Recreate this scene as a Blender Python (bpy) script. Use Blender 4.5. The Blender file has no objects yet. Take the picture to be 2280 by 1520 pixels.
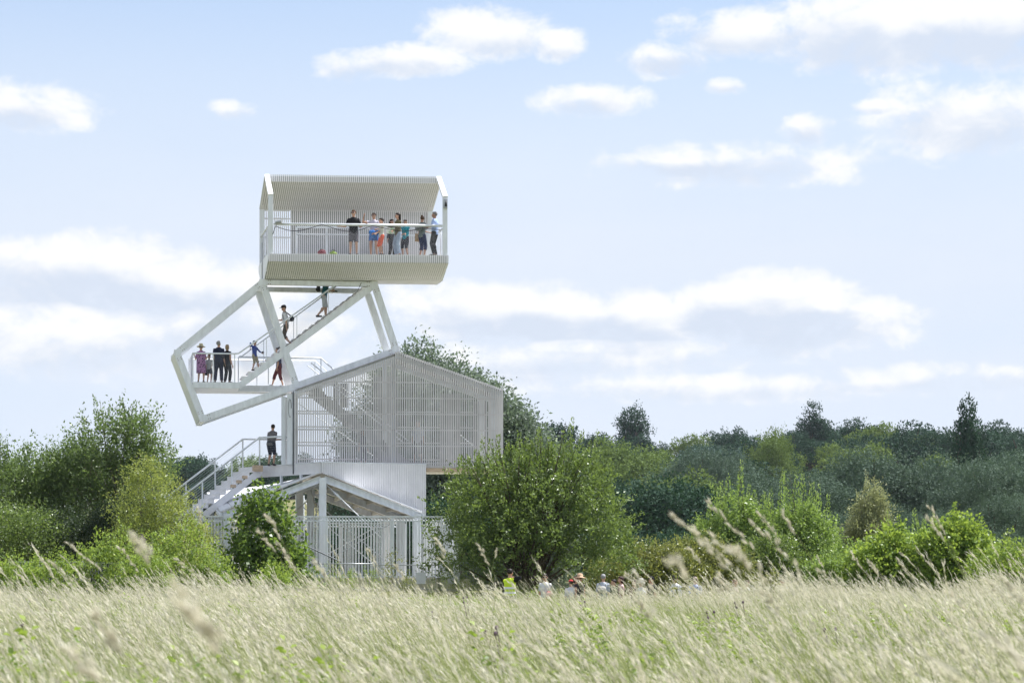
import bpy, bmesh, math, random
import numpy as np
from mathutils import Vector, Matrix

S = bpy.context.scene
COL = S.collection
rad = math.radians

# ------------------------------------------------------------------ camera, light, exposure
CAM_Z = 1.4
cam_d = bpy.data.cameras.new('camera')
cam = bpy.data.objects.new('camera', cam_d)
COL.objects.link(cam)
cam.location = (0, 0, CAM_Z)
cam.rotation_euler = (rad(90), 0, 0)
cam_d.sensor_width = 36
cam_d.lens = 81.0
cam_d.shift_y = 0.2368
cam_d.clip_start = 0.2
cam_d.clip_end = 9000
cam_d.dof.use_dof = True
cam_d.dof.focus_distance = 88
cam_d.dof.aperture_fstop = 6.3
S.camera = cam

SUN_DIR = Vector((0.42, 0.21, 0.885)).normalized()
SUN_EL = math.asin(SUN_DIR.z)
SUN_ROT = math.atan2(SUN_DIR.x, SUN_DIR.y)
sd = bpy.data.lights.new('sun', 'SUN')
sun = bpy.data.objects.new('sun', sd)
COL.objects.link(sun)
sd.energy = 4.6
sd.angle = rad(0.53)
sd.color = (1.0, 0.98, 0.96)
sun.rotation_euler = SUN_DIR.to_track_quat('Z', 'Y').to_euler()

S.view_settings.view_transform = 'Standard'
S.view_settings.look = 'None'
S.view_settings.exposure = 0.95
S.view_settings.gamma = 1.0
S.view_settings.use_curve_mapping = False
S.cycles.max_bounces = 8
S.cycles.diffuse_bounces = 3
S.cycles.transparent_max_bounces = 8
S.cycles.caustics_reflective = False
S.cycles.caustics_refractive = False
S.cycles.sample_clamp_indirect = 6


def build_world():
    w = bpy.data.worlds.new('World')
    S.world = w
    w.use_nodes = True
    nt = w.node_tree
    nt.nodes.clear()
    N, Lk = nt.nodes.new, nt.links.new

    def m(op, a, b=None, c=None, clamp=False):
        n = N('ShaderNodeMath')
        n.operation = op
        n.use_clamp = clamp
        for i, v in enumerate((a, b, c)):
            if v is None:
                continue
            if isinstance(v, (int, float)):
                n.inputs[i].default_value = v
            else:
                Lk(v, n.inputs[i])
        return n.outputs[0]

    def smooth(v, lo, hi):
        n = N('ShaderNodeMapRange')
        n.interpolation_type = 'SMOOTHSTEP'
        Lk(v, n.inputs[0])
        n.inputs[1].default_value, n.inputs[2].default_value = lo, hi
        return n.outputs[0]

    tc = N('ShaderNodeTexCoord')
    sp = N('ShaderNodeSeparateXYZ')
    Lk(tc.outputs['Generated'], sp.inputs[0])
    X, Y, Z = sp.outputs
    az = m('ARCTAN2', X, Y)
    el = m('ARCSINE', Z)
    cb = N('ShaderNodeCombineXYZ')
    Lk(az, cb.inputs[0])
    Lk(el, cb.inputs[1])

    def noise(scale, detail, rough, sx=1.0, sy=1.0, off=0.0, dist=0.0):
        mp = N('ShaderNodeMapping')
        Lk(cb.outputs[0], mp.inputs[0])
        mp.inputs['Scale'].default_value = (sx, sy, 1)
        mp.inputs['Location'].default_value = (off, off * .7, off * .3)
        t = N('ShaderNodeTexNoise')
        t.inputs['Scale'].default_value = scale
        t.inputs['Detail'].default_value = detail
        t.inputs['Roughness'].default_value = rough
        t.inputs['Distortion'].default_value = dist
        Lk(mp.outputs[0], t.inputs['Vector'])
        return t.outputs['Fac']

    n_big = noise(34, 9, .58, 1, 1.5, 3.1, .3)
    n_fine = noise(95, 8, .62, 1, 1.3, 7.7, .4)
    n_soft = noise(6, 5, .5, 1, 3.2, 1.7)
    # clouds of the photograph: azimuth, elevation, half width, half height up / down (radians), weight
    clouds = [
        (-.0078, .234, .026, .0125, .011, 1.0), (.020, .229, .011, .009, .007, .9), (-.046, .224, .026, .0065, .009, 1.0),
        (-.071, .220, .013, .006, .007, .8),
        (.096, .234, .030, .012, .012, 1.0), (.067, .224, .019, .008, .009, 1.0), (.155, .236, .052, .022, .024, 1.15),
        (.205, .236, .042, .030, .024, 1.15), (.035, .207, .022, .0065, .008, .85), (.0925, .212, .009, .0038, .004, .75),
        (.196, .199, .044, .0145, .021, 1.05), (.156, .202, .010, .004, .004, .75), (.098, .180, .052, .009, .011, .85),
        (.127, .194, .011, .007, .010, .9), (.071, .181, .032, .005, .007, .75),
        (-.208, .200, .028, .012, .011, .95), (-.121, .201, .009, .004, .004, .55),
        (-.162, .136, .036, .014, .028, 1.15), (-.200, .136, .044, .012, .026, 1.1), (-.130, .126, .036, .013, .026, 1.1),
        (-.19, .106, .07, .014, .020, .8), (-.115, .108, .045, .012, .02, .8),
        (-.0097, .119, .040, .0135, .018, 1.25), (.020, .117, .026, .013, .016, 1.2), (.055, .115, .027, .013, .018, 1.25),
        (.084, .121, .018, .011, .016, 1.2), (.113, .122, .036, .0145, .028, 1.35), (.145, .116, .030, .008, .016, .8), (.09, .0855, .08, .006, .008, .75),
        (.19, .088, .06, .006, .008, .7), (-.02, .094, .07, .007, .010, .7), (.03, .100, .09, .006, .010, .7)]
    dens = None
    vert = None
    for a, e, rx, ru, rd, wt in clouds:
        dx = m('MULTIPLY', m('SUBTRACT', az, a), 1 / (rx * 1.12))
        de = m('SUBTRACT', el, e)
        up = m('MULTIPLY', m('MAXIMUM', de, 0.0), 1 / ru)
        dn = m('MULTIPLY', m('MINIMUM', de, 0.0), 1 / rd)
        dy = m('ADD', up, dn)
        r2 = m('ADD', m('MULTIPLY', dx, dx), m('MULTIPLY', dy, dy))
        f = m('MULTIPLY', m('SUBTRACT', 1.0, r2), wt)
        f = m('MAXIMUM', f, -1.0)
        # weight of this cloud for the light-top / grey-base term
        if dens is None:
            dens, vert = f, m('MULTIPLY', dy, m('MAXIMUM', f, 0.0))
        else:
            dens = m('MAXIMUM', dens, f)
            vert = m('ADD', vert, m('MULTIPLY', dy, m('MAXIMUM', f, 0.0)))
    # the same kind of cloud carries on over the rest of the sky
    outside = m('MAXIMUM', smooth(m('ABSOLUTE', az), .245, .34), smooth(el, .265, .34))
    n_else = noise(3.6, 6, .55, 1, 1.7, 11.0, .2)
    f_else = m('MULTIPLY', m('SUBTRACT', n_else, .44), 6.0)
    f_else = m('ADD', f_else, m('MULTIPLY', m('SUBTRACT', outside, 1.0), 4.0))
    dens = m('MAXIMUM', dens, f_else)
    d = m('ADD', dens, m('MULTIPLY', m('SUBTRACT', n_big, .5), 3.0))
    d = m('ADD', d, m('MULTIPLY', m('SUBTRACT', n_fine, .5), 1.6))
    mask = smooth(d, -.22, .92)
    # thin high veil, thicker towards the horizon, streaky
    veil = m('SUBTRACT', 1.0, smooth(m('ADD', el, m('MULTIPLY', m('SUBTRACT', n_soft, .5), .06)), .13, .34))
    veil = m('ADD', m('MULTIPLY', veil, .95), m('MULTIPLY', m('SUBTRACT', n_soft, .30), .26), clamp=True)
    shade = m('ADD', m('MULTIPLY', vert, .95), m('MULTIPLY', m('SUBTRACT', n_big, .5), 1.3))
    shade = smooth(shade, -.42, .14)

    ccol = N('ShaderNodeMix')
    ccol.data_type = 'RGBA'
    Lk(shade, ccol.inputs['Factor'])
    ccol.inputs['A'].default_value = (.37, .41, .48, 1)
    ccol.inputs['B'].default_value = (.53, .533, .54, 1)
    vcol = N('ShaderNodeMix')
    vcol.data_type = 'RGBA'
    Lk(n_soft, vcol.inputs['Factor'])
    vcol.inputs['A'].default_value = (.372, .424, .508, 1)
    vcol.inputs['B'].default_value = (.437, .468, .522, 1)

    sky = N('ShaderNodeTexSky')
    sky.sky_type = 'NISHITA'
    sky.sun_disc = False
    sky.sun_elevation = SUN_EL
    sky.sun_rotation = SUN_ROT
    sky.altitude = 30
    sky.air_density = 1.0
    sky.dust_density = .6
    sky.ozone_density = 3.2
    b_sky = N('ShaderNodeBackground')
    Lk(sky.outputs[0], b_sky.inputs[0])
    b_sky.inputs[1].default_value = SKY_STRENGTH
    b_veil = N('ShaderNodeBackground')
    Lk(vcol.outputs['Result'], b_veil.inputs[0])
    b_cloud = N('ShaderNodeBackground')
    Lk(ccol.outputs['Result'], b_cloud.inputs[0])
    m1 = N('ShaderNodeMixShader')
    Lk(veil, m1.inputs[0])
    Lk(b_sky.outputs[0], m1.inputs[1])
    Lk(b_veil.outputs[0], m1.inputs[2])
    m2 = N('ShaderNodeMixShader')
    Lk(m('MULTIPLY', mask, .96), m2.inputs[0])
    Lk(m1.outputs[0], m2.inputs[1])
    Lk(b_cloud.outputs[0], m2.inputs[2])
    out = N('ShaderNodeOutputWorld')
    Lk(m2.outputs[0], out.inputs[0])
    w.cycles.sampling_method = 'MANUAL'
    w.cycles.sample_map_resolution = 1024


SKY_STRENGTH = 0.09
build_world()


# ------------------------------------------------------------------ materials
def new_mat(name):
    mt = bpy.data.materials.new(name)
    mt.use_nodes = True
    nt = mt.node_tree
    return mt, nt, nt.nodes['Principled BSDF']


def pbr(name, col, rough=.55, amt=.12, scale=6.0, spec=.4, metal=0.0, bump=0.0, detail=5, stretch=None):
    mt, nt, b = new_mat(name)
    N, Lk = nt.nodes.new, nt.links.new
    tc = N('ShaderNodeTexCoord')
    mp = N('ShaderNodeMapping')
    Lk(tc.outputs['Object'], mp.inputs[0])
    if stretch:
        mp.inputs['Scale'].default_value = stretch
    t = N('ShaderNodeTexNoise')
    t.inputs['Scale'].default_value = scale
    t.inputs['Detail'].default_value = detail
    Lk(mp.outputs[0], t.inputs['Vector'])
    r = N('ShaderNodeValToRGB')
    r.color_ramp.elements[0].position = .3
    r.color_ramp.elements[1].position = .7
    r.color_ramp.elements[0].color = tuple(c * (1 - amt) for c in col) + (1,)
    r.color_ramp.elements[1].color = tuple(min(1, c * (1 + amt)) for c in col) + (1,)
    Lk(t.outputs['Fac'], r.inputs[0])
    Lk(r.outputs[0], b.inputs['Base Color'])
    b.inputs['Roughness'].default_value = rough
    b.inputs['Metallic'].default_value = metal
    b.inputs['Specular IOR Level'].default_value = spec
    if bump:
        bp = N('ShaderNodeBump')
        bp.inputs['Strength'].default_value = bump
        bp.inputs['Distance'].default_value = .01
        Lk(t.outputs['Fac'], bp.inputs['Height'])
        Lk(bp.outputs[0], b.inputs['Normal'])
    return mt


def leaf_mat(name, dark, mid, light, trans, tfac=.35, rough=.42, spec=.5):
    """Leaf: per-leaf albedo from the 'var' attribute, gloss and light shining through."""
    mt, nt, b = new_mat(name)
    N, Lk = nt.nodes.new, nt.links.new
    at = N('ShaderNodeAttribute')
    at.attribute_name = 'var'
    r = N('ShaderNodeValToRGB')
    e = r.color_ramp.elements
    e[0].position, e[1].position = 0.0, 1.0
    e[0].color, e[1].color = dark + (1,), light + (1,)
    k = e.new(.5)
    k.color = mid + (1,)
    Lk(at.outputs['Fac'], r.inputs[0])
    Lk(r.outputs[0], b.inputs['Base Color'])
    b.inputs['Roughness'].default_value = rough
    b.inputs['Specular IOR Level'].default_value = spec
    tr = N('ShaderNodeBsdfTranslucent')
    mixc = N('ShaderNodeMix')
    mixc.data_type = 'RGBA'
    mixc.blend_type = 'MULTIPLY'
    mixc.inputs['Factor'].default_value = .0
    tr.inputs['Color'].default_value = trans + (1,)
    mx = N('ShaderNodeMixShader')
    mx.inputs[0].default_value = tfac
    Lk(b.outputs[0], mx.inputs[1])
    Lk(tr.outputs[0], mx.inputs[2])
    Lk(mx.outputs[0], nt.nodes['Material Output'].inputs['Surface'])
    return mt


def pattern(name, kind, c1, c2, scale, rough=.85):
    mt, nt, b = new_mat(name)
    N, Lk = nt.nodes.new, nt.links.new
    tc = N('ShaderNodeTexCoord')
    if kind == 'plaid':
        t = N('ShaderNodeTexChecker')
        t.inputs['Scale'].default_value = scale
        t.inputs['Color1'].default_value = c1 + (1,)
        t.inputs['Color2'].default_value = c2 + (1,)
        Lk(tc.outputs['Object'], t.inputs['Vector'])
        Lk(t.outputs['Color'], b.inputs['Base Color'])
    else:
        if kind == 'stripe':
            t = N('ShaderNodeTexWave')
            t.bands_direction = 'Z'
            t.inputs['Scale'].default_value = scale
            f = t.outputs['Fac']
        else:
            t = N('ShaderNodeTexVoronoi')
            t.inputs['Scale'].default_value = scale
            f = t.outputs['Distance']
        Lk(tc.outputs['Object'], t.inputs['Vector'])
        r = N('ShaderNodeValToRGB')
        r.color_ramp.interpolation = 'CONSTANT'
        r.color_ramp.elements[0].color = c1 + (1,)
        r.color_ramp.elements[1].color = c2 + (1,)
        r.color_ramp.elements[1].position = .5 if kind == 'stripe' else .36
        Lk(f, r.inputs[0])
        Lk(r.outputs[0], b.inputs['Base Color'])
    b.inputs['Roughness'].default_value = rough
    b.inputs['Specular IOR Level'].default_value = .2
    return mt


_cloth = {}


def cloth(col, rough=.85):
    if col not in _cloth:
        _cloth[col] = pbr('cloth_%d' % len(_cloth), col, rough, .18, 14, .2)
    return _cloth[col]


M = {}
M['steel'] = pbr('white_painted_steel', (.80, .83, .87), .42, .10, 3.4, .5, stretch=(2.2, 2.2, .5))
M['slat'] = pbr('white_painted_slat', (.83, .82, .845), .55, .06, 2.3, .3)
M['cage'] = pbr('greyish_white_slat', (.69, .67, .68), .6, .10, 1.6, .3)  # a greyer white than the cabin slats
M['backing'] = pbr('dark_backing', (.085, .085, .09), .8, .1, 3, .2)
M['timber'] = pbr('pale_timber', (.56, .43, .31), .65, .2, 5, .3, stretch=(1, 1, 6))
M['deck'] = pbr('timber_deck', (.60, .58, .55), .7, .12, 4, .3)
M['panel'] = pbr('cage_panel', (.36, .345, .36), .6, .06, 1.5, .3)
M['roof'] = pbr('white_roof_sheet', (.76, .77, .79), .45, .06, .8, .45)
M['soffit'] = pbr('soffit_ply', (.74, .70, .64), .65, .10, 1.2, .3)
M['concrete'] = pbr('concrete', (.50, .47, .42), .85, .16, 2.2, .2, bump=.3)
M['galv'] = pbr('galvanised_steel', (.42, .44, .46), .42, .12, 3, .5, .6)
M['darkrail'] = pbr('dark_grey_rail', (.10, .11, .125), .45, .1, 3, .4, .3)
M['bolt'] = pbr('rusty_bolt', (.16, .09, .06), .7, .2, 9, .3)
M['cable'] = pbr('black_cable', (.03, .03, .035), .5, .1, 4, .4)
M['net'] = pbr('stainless_net', (.55, .56, .58), .4, .05, 3, .5, .5)
M['paper'] = pbr('white_card', (.80, .81, .84), .6, .03, 4, .3)
M['bark'] = pbr('bark', (.085, .068, .05), .9, .3, 7, .15, bump=.4, stretch=(1, 1, .3))
M['bark_pale'] = pbr('pale_bark', (.16, .14, .11), .9, .3, 7, .15, bump=.4, stretch=(1, 1, .3))
M['skin'] = pbr('skin', (.52, .31, .22), .55, .08, 9, .35)
M['skin_tan'] = pbr('tanned_skin', (.36, .20, .135), .55, .08, 9, .35)
M['eye'] = pbr('eye', (.04, .03, .03), .3, .05, 9, .5)
M['lip'] = pbr('lip', (.36, .13, .11), .5, .05, 9, .4)
M['lens'] = pbr('sunglass_lens', (.015, .015, .02), .12, .05, 9, .6)

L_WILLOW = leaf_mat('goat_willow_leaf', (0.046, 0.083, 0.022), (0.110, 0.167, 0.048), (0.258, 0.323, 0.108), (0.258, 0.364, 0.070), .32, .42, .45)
L_YOUNG = leaf_mat('young_willow_leaf', (0.069, 0.124, 0.032), (0.164, 0.250, 0.068), (0.385, 0.483, 0.154), (0.385, 0.544, 0.100), .32, .42, .45)
L_SALLOW = leaf_mat('yellow_willow_leaf', (0.079, 0.119, 0.028), (0.208, 0.263, 0.066), (0.389, 0.431, 0.130), (0.431, 0.495, 0.096), .36)
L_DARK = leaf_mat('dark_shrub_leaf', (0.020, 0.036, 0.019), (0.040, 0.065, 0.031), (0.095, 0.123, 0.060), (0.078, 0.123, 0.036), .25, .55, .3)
L_TALL = leaf_mat('tall_willow_leaf', (0.048, 0.083, 0.028), (0.095, 0.150, 0.046), (0.202, 0.275, 0.095), (0.216, 0.314, 0.076), .32)
L_GREY = leaf_mat('grey_willow_leaf', (0.072, 0.103, 0.076), (0.126, 0.168, 0.127), (0.281, 0.329, 0.268), (0.178, 0.243, 0.139), .36, .55, .3)
L_BELT = leaf_mat('belt_willow_leaf', (0.046, 0.075, 0.051), (0.081, 0.123, 0.087), (0.180, 0.242, 0.184), (0.115, 0.180, 0.095), .20, .7, .10)
L_POPLAR = leaf_mat('poplar_leaf', (0.031, 0.065, 0.017), (0.072, 0.130, 0.026), (0.156, 0.234, 0.048), (0.286, 0.429, 0.060), .30, .42, .4)
L_YPOPLAR = leaf_mat('yellow_poplar_leaf', (0.070, 0.133, 0.025), (0.161, 0.254, 0.045), (0.302, 0.397, 0.089), (0.403, 0.530, 0.078), .38, .45, .3)
L_ROBINIA = leaf_mat('robinia_leaf', (0.078, 0.138, 0.025), (0.164, 0.258, 0.040), (0.294, 0.368, 0.080), (0.363, 0.478, 0.080), .40, .5, .35)
L_OLIVE = leaf_mat('olive_shrub_leaf', (0.072, 0.102, 0.026), (0.156, 0.186, 0.050), (0.288, 0.300, 0.096), (0.312, 0.336, 0.072), .35)
L_SAGE = leaf_mat('sage_leaf', (0.130, 0.163, 0.075), (0.260, 0.286, 0.138), (0.442, 0.455, 0.250), (0.364, 0.390, 0.163), .32, .5)
L_HILL = leaf_mat('hill_tree_leaf', (0.014, 0.035, 0.025), (0.028, 0.065, 0.039), (0.058, 0.109, 0.066), (0.047, 0.104, 0.039), .14, .7, .10)
L_HILLY = leaf_mat('light_hill_tree_leaf', (0.054, 0.093, 0.026), (0.116, 0.171, 0.047), (0.217, 0.279, 0.080), (0.217, 0.311, 0.058), .2, .7, .10)
L_HILLG = leaf_mat('grey_hill_tree_leaf', (0.039, 0.072, 0.063), (0.075, 0.124, 0.105), (0.137, 0.200, 0.170), (0.087, 0.151, 0.090), .16, .7, .10)
G_DRY = leaf_mat('dry_grass', (.24, .27, .12), (.38, .40, .22), (.54, .52, .36), (.40, .42, .20), .36, .6, .25)
G_HEAD = leaf_mat('grass_seed_head', (.52, .48, .37), (.68, .64, .52), (.80, .77, .66), (.66, .62, .48), .36, .65, .2)
G_GREEN = leaf_mat('green_grass', (.12, .15, .05), (.225, .265, .095), (.36, .39, .18), (.31, .36, .11), .36, .5, .35)
G_WEED = leaf_mat('weed_leaf', (.07, .13, .02), (.16, .25, .035), (.30, .38, .07), (.34, .46, .06), .36, .4, .45)
G_THIS = leaf_mat('thistle_head', (.10, .06, .09), (.17, .11, .16), (.28, .19, .28), (.15, .09, .14), .2, .7, .2)

_ground, _nt, _b = new_mat('meadow_soil')
_t = _nt.nodes.new('ShaderNodeTexNoise')
_t.inputs['Scale'].default_value = .35
_t.inputs['Detail'].default_value = 9
_tc = _nt.nodes.new('ShaderNodeTexCoord')
_nt.links.new(_tc.outputs['Object'], _t.inputs['Vector'])
_r = _nt.nodes.new('ShaderNodeValToRGB')
_r.color_ramp.elements[0].color = (.075, .095, .03, 1)
_r.color_ramp.elements[1].color = (.26, .23, .12, 1)
_r.color_ramp.elements[0].position = .35
_r.color_ramp.elements[1].position = .68
_nt.links.new(_t.outputs['Fac'], _r.inputs[0])
_nt.links.new(_r.outputs[0], _b.inputs['Base Color'])
_b.inputs['Roughness'].default_value = .95
_b.inputs['Specular IOR Level'].default_value = .1
M['ground'] = _ground


# ------------------------------------------------------------------ mesh helpers
def link(name, me, parent=None, mat=None):
    o = bpy.data.objects.new(name, me)
    COL.objects.link(o)
    if mat is not None and me is not None and not me.materials:
        me.materials.append(mat)
    if parent is not None:
        o.parent = parent
    return o


def tag(o, label=None, cat=None, group=None, kind=None):
    if label: o['label'] = label
    if cat: o['category'] = cat
    if group: o['group'] = group
    if kind: o['kind'] = kind
    return o


def thing(name, label, cat, loc=(0, 0, 0), rz=0.0, group=None):
    o = bpy.data.objects.new(name, None)
    COL.objects.link(o)
    o.location = loc
    o.rotation_euler = (0, 0, rz)
    o.empty_display_size = .2
    return tag(o, label, cat, group)


def copy_tree(o, parent=None):
    c = o.copy()
    COL.objects.link(c)
    if parent is not None:
        c.parent = parent
    for ch in list(o.children):
        copy_tree(ch, c)
    return c


class MB:
    """Collects solids and builds them as one mesh."""
    def __init__(s):
        s.v, s.f = [], []

    def add(s, vs, fs):
        n = len(s.v)
        s.v += [tuple(p) for p in vs]
        s.f += [tuple(i + n for i in f) for f in fs]
        return s

    def hexa(s, p):
        return s.add(p, [(3, 2, 1, 0), (4, 5, 6, 7), (0, 1, 5, 4), (1, 2, 6, 5), (2, 3, 7, 6), (3, 0, 4, 7)])

    def box(s, x0, y0, z0, x1, y1, z1):
        return s.hexa([(x0, y0, z0), (x1, y0, z0), (x1, y1, z0), (x0, y1, z0), (x0, y0, z1), (x1, y0, z1), (x1, y1, z1), (x0, y1, z1)])

    def beam(s, p0, p1, a, b, side):
        """Bar p0-p1, size a along 'side', size b across."""
        p0, p1 = Vector(p0), Vector(p1)
        d = (p1 - p0).normalized()
        u = Vector(side)
        u = (u - d * u.dot(d)).normalized()
        w = d.cross(u).normalized()
        u, w = u * a / 2, w * b / 2
        return s.hexa([p0 - u - w, p0 + u - w, p0 + u + w, p0 - u + w, p1 - u - w, p1 + u - w, p1 + u + w, p1 - u + w])

    def tube(s, pts, r, n=8, cap=True):
        pts = [Vector(p) for p in pts]
        k = len(pts)
        rs = r if isinstance(r, (list, tuple)) else [r] * k
        base = len(s.v)
        ref = None
        for i, p in enumerate(pts):
            d = (pts[min(i + 1, k - 1)] - pts[max(i - 1, 0)]).normalized()
            if ref is None:
                ref = Vector((0, 0, 1)) if abs(d.z) < .9 else Vector((1, 0, 0))
            u = (ref - d * ref.dot(d)).normalized()
            ref = u
            w = d.cross(u)
            for j in range(n):
                t = 2 * math.pi * j / n
                s.v.append(tuple(p + u * math.cos(t) * rs[i] + w * math.sin(t) * rs[i]))
        for i in range(k - 1):
            for j in range(n):
                a, b = base + i * n + j, base + i * n + (j + 1) % n
                s.f.append((a, b, b + n, a + n))
        if cap:
            s.f.append(tuple(base + j for j in reversed(range(n))))
            s.f.append(tuple(base + (k - 1) * n + j for j in range(n)))
        return s

    def prism(s, poly, vec):
        n = len(poly)
        vec = Vector(vec)
        vs = [Vector(p) for p in poly] + [Vector(p) + vec for p in poly]
        fs = [tuple(reversed(range(n))), tuple(range(n, 2 * n))]
        fs += [(i, (i + 1) % n, n + (i + 1) % n, n + i) for i in range(n)]
        return s.add(vs, fs)

    def ell(s, c, r, n=12, m=8, rot=None):
        base = len(s.v)
        c = Vector(c)
        for i in range(m + 1):
            th = math.pi * i / m
            for j in range(n):
                ph = 2 * math.pi * j / n
                p = Vector((r[0] * math.sin(th) * math.cos(ph), r[1] * math.sin(th) * math.sin(ph), r[2] * math.cos(th)))
                if rot is not None:
                    p = rot @ p
                s.v.append(tuple(c + p))
        for i in range(m):
            for j in range(n):
                a, b = base + i * n + j, base + i * n + (j + 1) % n
                s.f.append((a, a + n, b + n, b))
        return s

    def mesh(s, name, mat, smooth=False):
        me = bpy.data.meshes.new(name)
        me.from_pydata(s.v, [], s.f)
        me.validate()
        if smooth:
            me.polygons.foreach_set('use_smooth', [True] * len(me.polygons))
        me.materials.append(mat)
        me.update()
        return me

    def obj(s, name, mat, parent=None, smooth=False):
        return link(name, s.mesh(name, mat, smooth), parent)


def sstep(x, a, b):
    t = np.clip((np.asarray(x, float) - a) / (b - a), 0, 1)
    return t * t * (3 - 2 * t)


def ground_z(x, y):
    x, y = np.asarray(x, float), np.asarray(y, float)
    bank = 1.1 * sstep(y, 81, 86.3) * (1 - sstep(y, 104, 118)) * sstep(x, -30, -22) * (1 - sstep(x, .5, 4.5))
    rise = sstep(y, 270, 640) * (24 + 4.5 * sstep(x, 45, 105) + 4 * np.sin(x * .011 + 1.1) + 1.6 * np.sin(x * .031)) + 3 * sstep(y, 640, 900)
    lump = .05 * np.sin(x * .9 + y * .4) + .05 * np.sin(y * .7 - x * .3)
    return bank + rise + lump * (1 - sstep(y, 84, 86))


def gz(x, y):
    return float(ground_z(x, y))


# ------------------------------------------------------------------ ground sheet
def build_ground():
    xs = np.concatenate([np.linspace(-1000, -140, 12)[:-1], np.linspace(-140, -30, 20)[:-1], np.linspace(-30, 30, 61)[:-1],
                         np.linspace(30, 140, 20)[:-1], np.linspace(140, 1000, 12)])
    ys = np.concatenate([np.linspace(-400, 0, 8)[:-1], np.linspace(0, 120, 121)[:-1], np.linspace(120, 280, 30)[:-1],
                         np.linspace(280, 700, 50)[:-1], np.linspace(700, 1600, 14)])
    gx, gy = np.meshgrid(xs, ys)
    z = ground_z(gx, gy)
    nx, ny = len(xs), len(ys)
    v = np.stack([gx, gy, z], -1).reshape(-1, 3)
    i = np.arange(nx * ny).reshape(ny, nx)
    f = np.stack([i[:-1, :-1], i[:-1, 1:], i[1:, 1:], i[1:, :-1]], -1).reshape(-1, 4)
    me = bpy.data.meshes.new('meadow_ground')
    me.from_pydata(v.tolist(), [], f.tolist())
    me.polygons.foreach_set('use_smooth', [True] * len(me.polygons))
    me.materials.append(M['ground'])
    tag(link('meadow_ground', me), 'rough meadow soil rising to the wooded hillside behind', None, None, 'structure')


build_ground()



def build_haze():
    mt = bpy.data.materials.new('summer_haze')
    mt.use_nodes = True
    nt = mt.node_tree
    nt.nodes.clear()
    v = nt.nodes.new('ShaderNodeVolumePrincipled')
    v.inputs['Color'].default_value = (.80, .89, 1.0, 1)
    v.inputs['Density'].default_value = HAZE
    v.inputs['Anisotropy'].default_value = .1
    o = nt.nodes.new('ShaderNodeOutputMaterial')
    nt.links.new(v.outputs[0], o.inputs['Volume'])
    g = MB()
    g.box(-1100, -500, -2, 1100, 1700, 62)
    tag(g.obj('haze', mt), 'thin summer haze over the meadow and the wooded hill', None, None, 'stuff')


HAZE = .00006
build_haze()

# ------------------------------------------------------------------ observation tower
class Frame:
    """Local axes of one stacked volume: a along the front, d into depth, z up (metres)."""
    def __init__(s, x, y, yaw, vyaw):
        s.o = Vector((x, y, 0))
        s.u = Vector((math.cos(yaw), math.sin(yaw), 0))
        s.v = Vector((-math.sin(vyaw), math.cos(vyaw), 0))

    def __call__(s, a, d, z):
        return s.o + s.u * a + s.v * d + Vector((0, 0, z))


U = Frame(-9.509, 90.0, .07, .21)      # upper cabin
MF = Frame(-9.877, 91.3, .14, .20)     # tilted open frame with the stair
CG = Frame(-8.603, 91.0, .09, .20)     # slatted cage
HS = Frame(-7.362, 89.5, .09, .19)     # gabled shelter at the foot
ZV = Vector((0, 0, 1))

TB = Vector((-7.2, 92.0, 1.7))
tower = thing('observation_tower', 'white steel lookout tower of three stacked slatted house shapes', 'tower', TB)


def tpart(name, mb, mat, parent=None, smooth=False):
    """A part of the tower from world-space geometry."""
    o = mb.obj(name, mat, parent or tower, smooth)
    if parent is None:
        o.location = -TB
    return o


def slat_run(name, parent, F, prof, a0, n, pitch, w, t, mat, nrm, skip=()):
    """n alike slats side by side along F.u; prof = (d0,z0,d1,z1) of one slat's length."""
    d0, z0, d1, z1 = prof
    p0, p1 = F(a0, d0, z0), F(a0, d1, z1)
    mb = MB()
    mb.beam(p0, p1, w, t, F.u)
    me = mb.mesh(name, mat)
    rng = random.Random(len(name) + n)
    for i in range(n):
        if i in skip:
            continue
        o = link(name, me, parent)
        o.location = F.u * (pitch * i) + Vector((0, 0, 0)) + nrm * rng.uniform(-.002, .002)


def net(mb, q, spacing, r):
    """Diamond cable net across a quad p00, p10, p11, p01."""
    p00, p10, p11, p01 = [Vector(p) for p in q]
    wdt = (p10 - p00).length
    hgt = (p01 - p00).length

    def P(s, t):
        return p00.lerp(p10, s).lerp(p01.lerp(p11, s), t)
    slope = .62
    run = hgt / slope
    for sg in (1, -1):
        k = -run if sg > 0 else 0
        while k < (wdt if sg > 0 else wdt + run):
            xa, xb = k, k + sg * run
            ta, tb = 0.0, 1.0
            pts = []
            for (x, t) in ((xa, ta), (xb, tb)):
                if x < 0:
                    t = (0 - xa) / (xb - xa); x = 0
                elif x > wdt:
                    t = (wdt - xa) / (xb - xa); x = wdt
                pts.append(P(x / wdt, t))
            if (pts[0] - pts[1]).length > .03:
                mb.tube(pts, r, 3, False)
            k += spacing


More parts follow.
